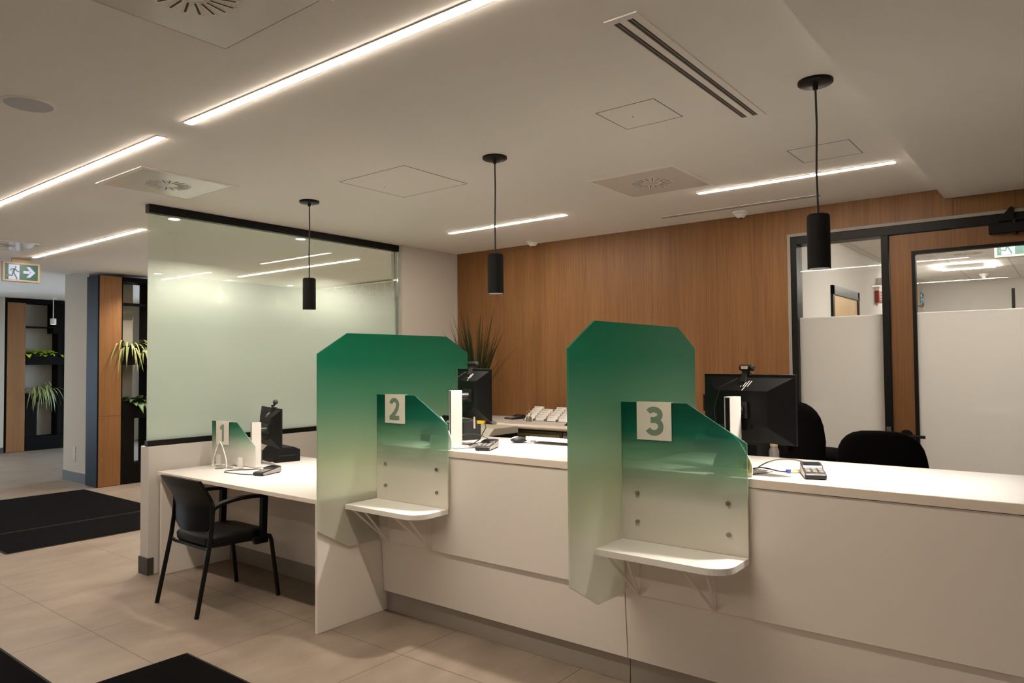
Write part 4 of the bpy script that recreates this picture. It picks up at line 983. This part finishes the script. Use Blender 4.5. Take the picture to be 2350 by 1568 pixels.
# far divider
t = thing('planter_divider', 'oak and black planter divider at the far left, beyond the grey pillar', 'room divider', (-15.53, 5.1, 0))
b = MB(); b.box(-15.69, -15.355, 4.64, 4.93, .005, 2.75); b.done('oak_panel', M['wood'], t, world=True)
b = MB()
b.box(-15.69, -15.37, 4.61, 4.638, 0, 2.81); b.box(-15.69, -15.37, 4.638, 5.75, 2.752, 2.81); b.box(-15.69, -15.40, 4.931, 4.945, 0, 2.75); b.box(-15.69, -15.38, 5.40, 5.60, 2.2, 2.75); b.box(-15.69, -15.40, 5.49, 5.60, .26, 2.2)
b.box(-15.69, -15.38, 4.945, 5.40, 2.30, 2.32); b.box(-15.69, -15.39, 4.945, 5.14, .26, .90); b.box(-15.69, -15.38, 5.60, 5.75, 0, 2.75)
b.done('frame', M['planter'], t, world=True)
for z0, z1 in ((1.60, 1.83), (.90, 1.06)):
    b = MB(); b.box(-15.69, -15.67, 4.946, 5.599, z0, z1); b.box(-15.39, -15.36, 4.946, 5.599, z0, z1); b.box(-15.67, -15.39, 4.946, 5.599, z0, z0 + .08); b.done('planter_box', M['planter'], t, world=True)
MB().box(-15.68, -15.365, 4.946, 5.599, .002, .256).done('plinth', M['planter'], t, world=True)
broad(-15.48, 5.22, 1.72, 'lime green trailing plant in the upper box of the far divider', 60, .17, 8, 'leafl', .26, .12)
spider(-15.50, 5.22, .98, 'striped spider plant in the lower box of the far divider', 80, .60, 9, spread=1.0)

# ------------------------------------------------------------------ floor mats and wall fittings
def floor_mat_thing(x0, x1, y0, y1, label):
    t = thing('floor_mat', label, 'mat', ((x0 + x1) / 2, (y0 + y1) / 2, 0), 0, 'black floor mats')
    hx, hy = (x1 - x0) / 2, (y1 - y0) / 2
    MB().box(-hx + .015, hx - .015, -hy + .015, hy - .015, .001, .010).done('pile', M['mat'], t)
    b = MB()
    for a in ((-hx, hx, -hy, -hy + .015), (-hx, hx, hy - .015, hy), (-hx, -hx + .015, -hy + .015, hy - .015), (hx - .015, hx, -hy + .015, hy - .015)): b.box(*a, .0005, .006)
    b.done('rubber_edge', M['matedge'], t); return t
floor_mat_thing(-9.90, -7.925, 2.13, 3.845, 'farthest black floor mat, beside the planter divider')
floor_mat_thing(-7.885, -7.02, 2.13, 3.845, 'narrow black floor mat strip in front of the farthest mat')
floor_mat_thing(-3.81, -1.6, .75, 2.0, 'black floor mat at the bottom edge, in front of desk one and the counter')
floor_mat_thing(-6.0, -3.93, .10, 1.41, 'black floor mat in the bottom left corner of the picture')
t = thing('wall_outlet', 'grey double socket low on the grey pillar', 'socket', (-10.705, 4.03, .375))
for z in (-.055, .055): MB().box(-.035, .035, -.006, 0, z - .045, z + .045).done('cover_plate', M['grey'], t, bevel=.002)
for x, y, z, l in ((-15.0, 5.26, 2.36, 'small white hanging lamp in front of the far divider'), (-14.6, 6.37, 2.55, 'small white hanging lamp seen through the near divider, highest of three'), (-14.6, 6.47, 2.44, 'small white hanging lamp seen through the near divider, middle of three'), (-14.6, 6.74, 2.40, 'small white hanging lamp seen through the near divider, right of three')):
    t = thing('small_pendant', l, 'pendant lamp', (x, y, 2.84), 0, 'small white hanging lamps at the far end')
    MB().lathe([(0, 0), (.05, 0), (.05, -.02), (0, -.02)], n=16).done('canopy', M['white'], t); MB().ring([(0, 0, -.02), (0, 0, z - 2.84 + .1)], .008, 6).done('cord', M['white'], t)
    MB().lathe([(0, z - 2.84 + .1), (.045, z - 2.84 + .1), (.05, z - 2.84 + .09), (.05, z - 2.84 - .01), (.042, z - 2.84 - .01), (.042, z - 2.84 + .01), (0, z - 2.84 + .01)], n=20).done('lamp_shade', M['white'], t, smooth=True)
    MB().lathe([(0, z - 2.84), (.040, z - 2.84), (.040, z - 2.84 + .008), (0, z - 2.84 + .008)], n=16).done('bulb', M['smallglow'], t)

# ------------------------------------------------------------------ curtains behind the glass partition
def curtain(p0, p1, label, zt=2.74, zb=.03, amp=.035, per=.16):
    p0, p1 = Vector(p0), Vector(p1); L = (p1 - p0).length; d = (p1 - p0) / L; q = Vector((-d.y, d.x)); n = int(L / .018)
    mid = (p0 + p1) / 2; t = thing('curtain', label, 'curtain', (mid.x, mid.y, 0), 0, 'pale curtains behind the glass partition')
    b = MB(); A = []; B2 = []; C2 = []
    for i in range(n + 1):
        s = L * i / n; o = amp * sin(2 * pi * s / per) + .012 * sin(2 * pi * s / .47 + 1); p = p0 + d * s + q * o - mid; p2 = p0 + d * s + q * o * 1.15 - mid
        A.append(b.bm.verts.new((p.x, p.y, zt))); B2.append(b.bm.verts.new((p2.x, p2.y, zb)))
    for i in range(n): b.bm.faces.new((A[i], A[i + 1], B2[i + 1], B2[i]))
    b.done('fabric', M['curtain'], t, smooth=True, recalc=False)
    MB().ring([(p0.x - mid.x, p0.y - mid.y, zt + .01), (p1.x - mid.x, p1.y - mid.y, zt + .01)], .012, 8).done('rail', M['white'], t)
curtain((-9.72, 7.05), (-5.70, 7.05), 'long pale curtain at the back of the room behind the glass partition')
curtain((-9.75, 4.80), (-9.75, 6.95), 'pale curtain on the left side of the room behind the glass partition')
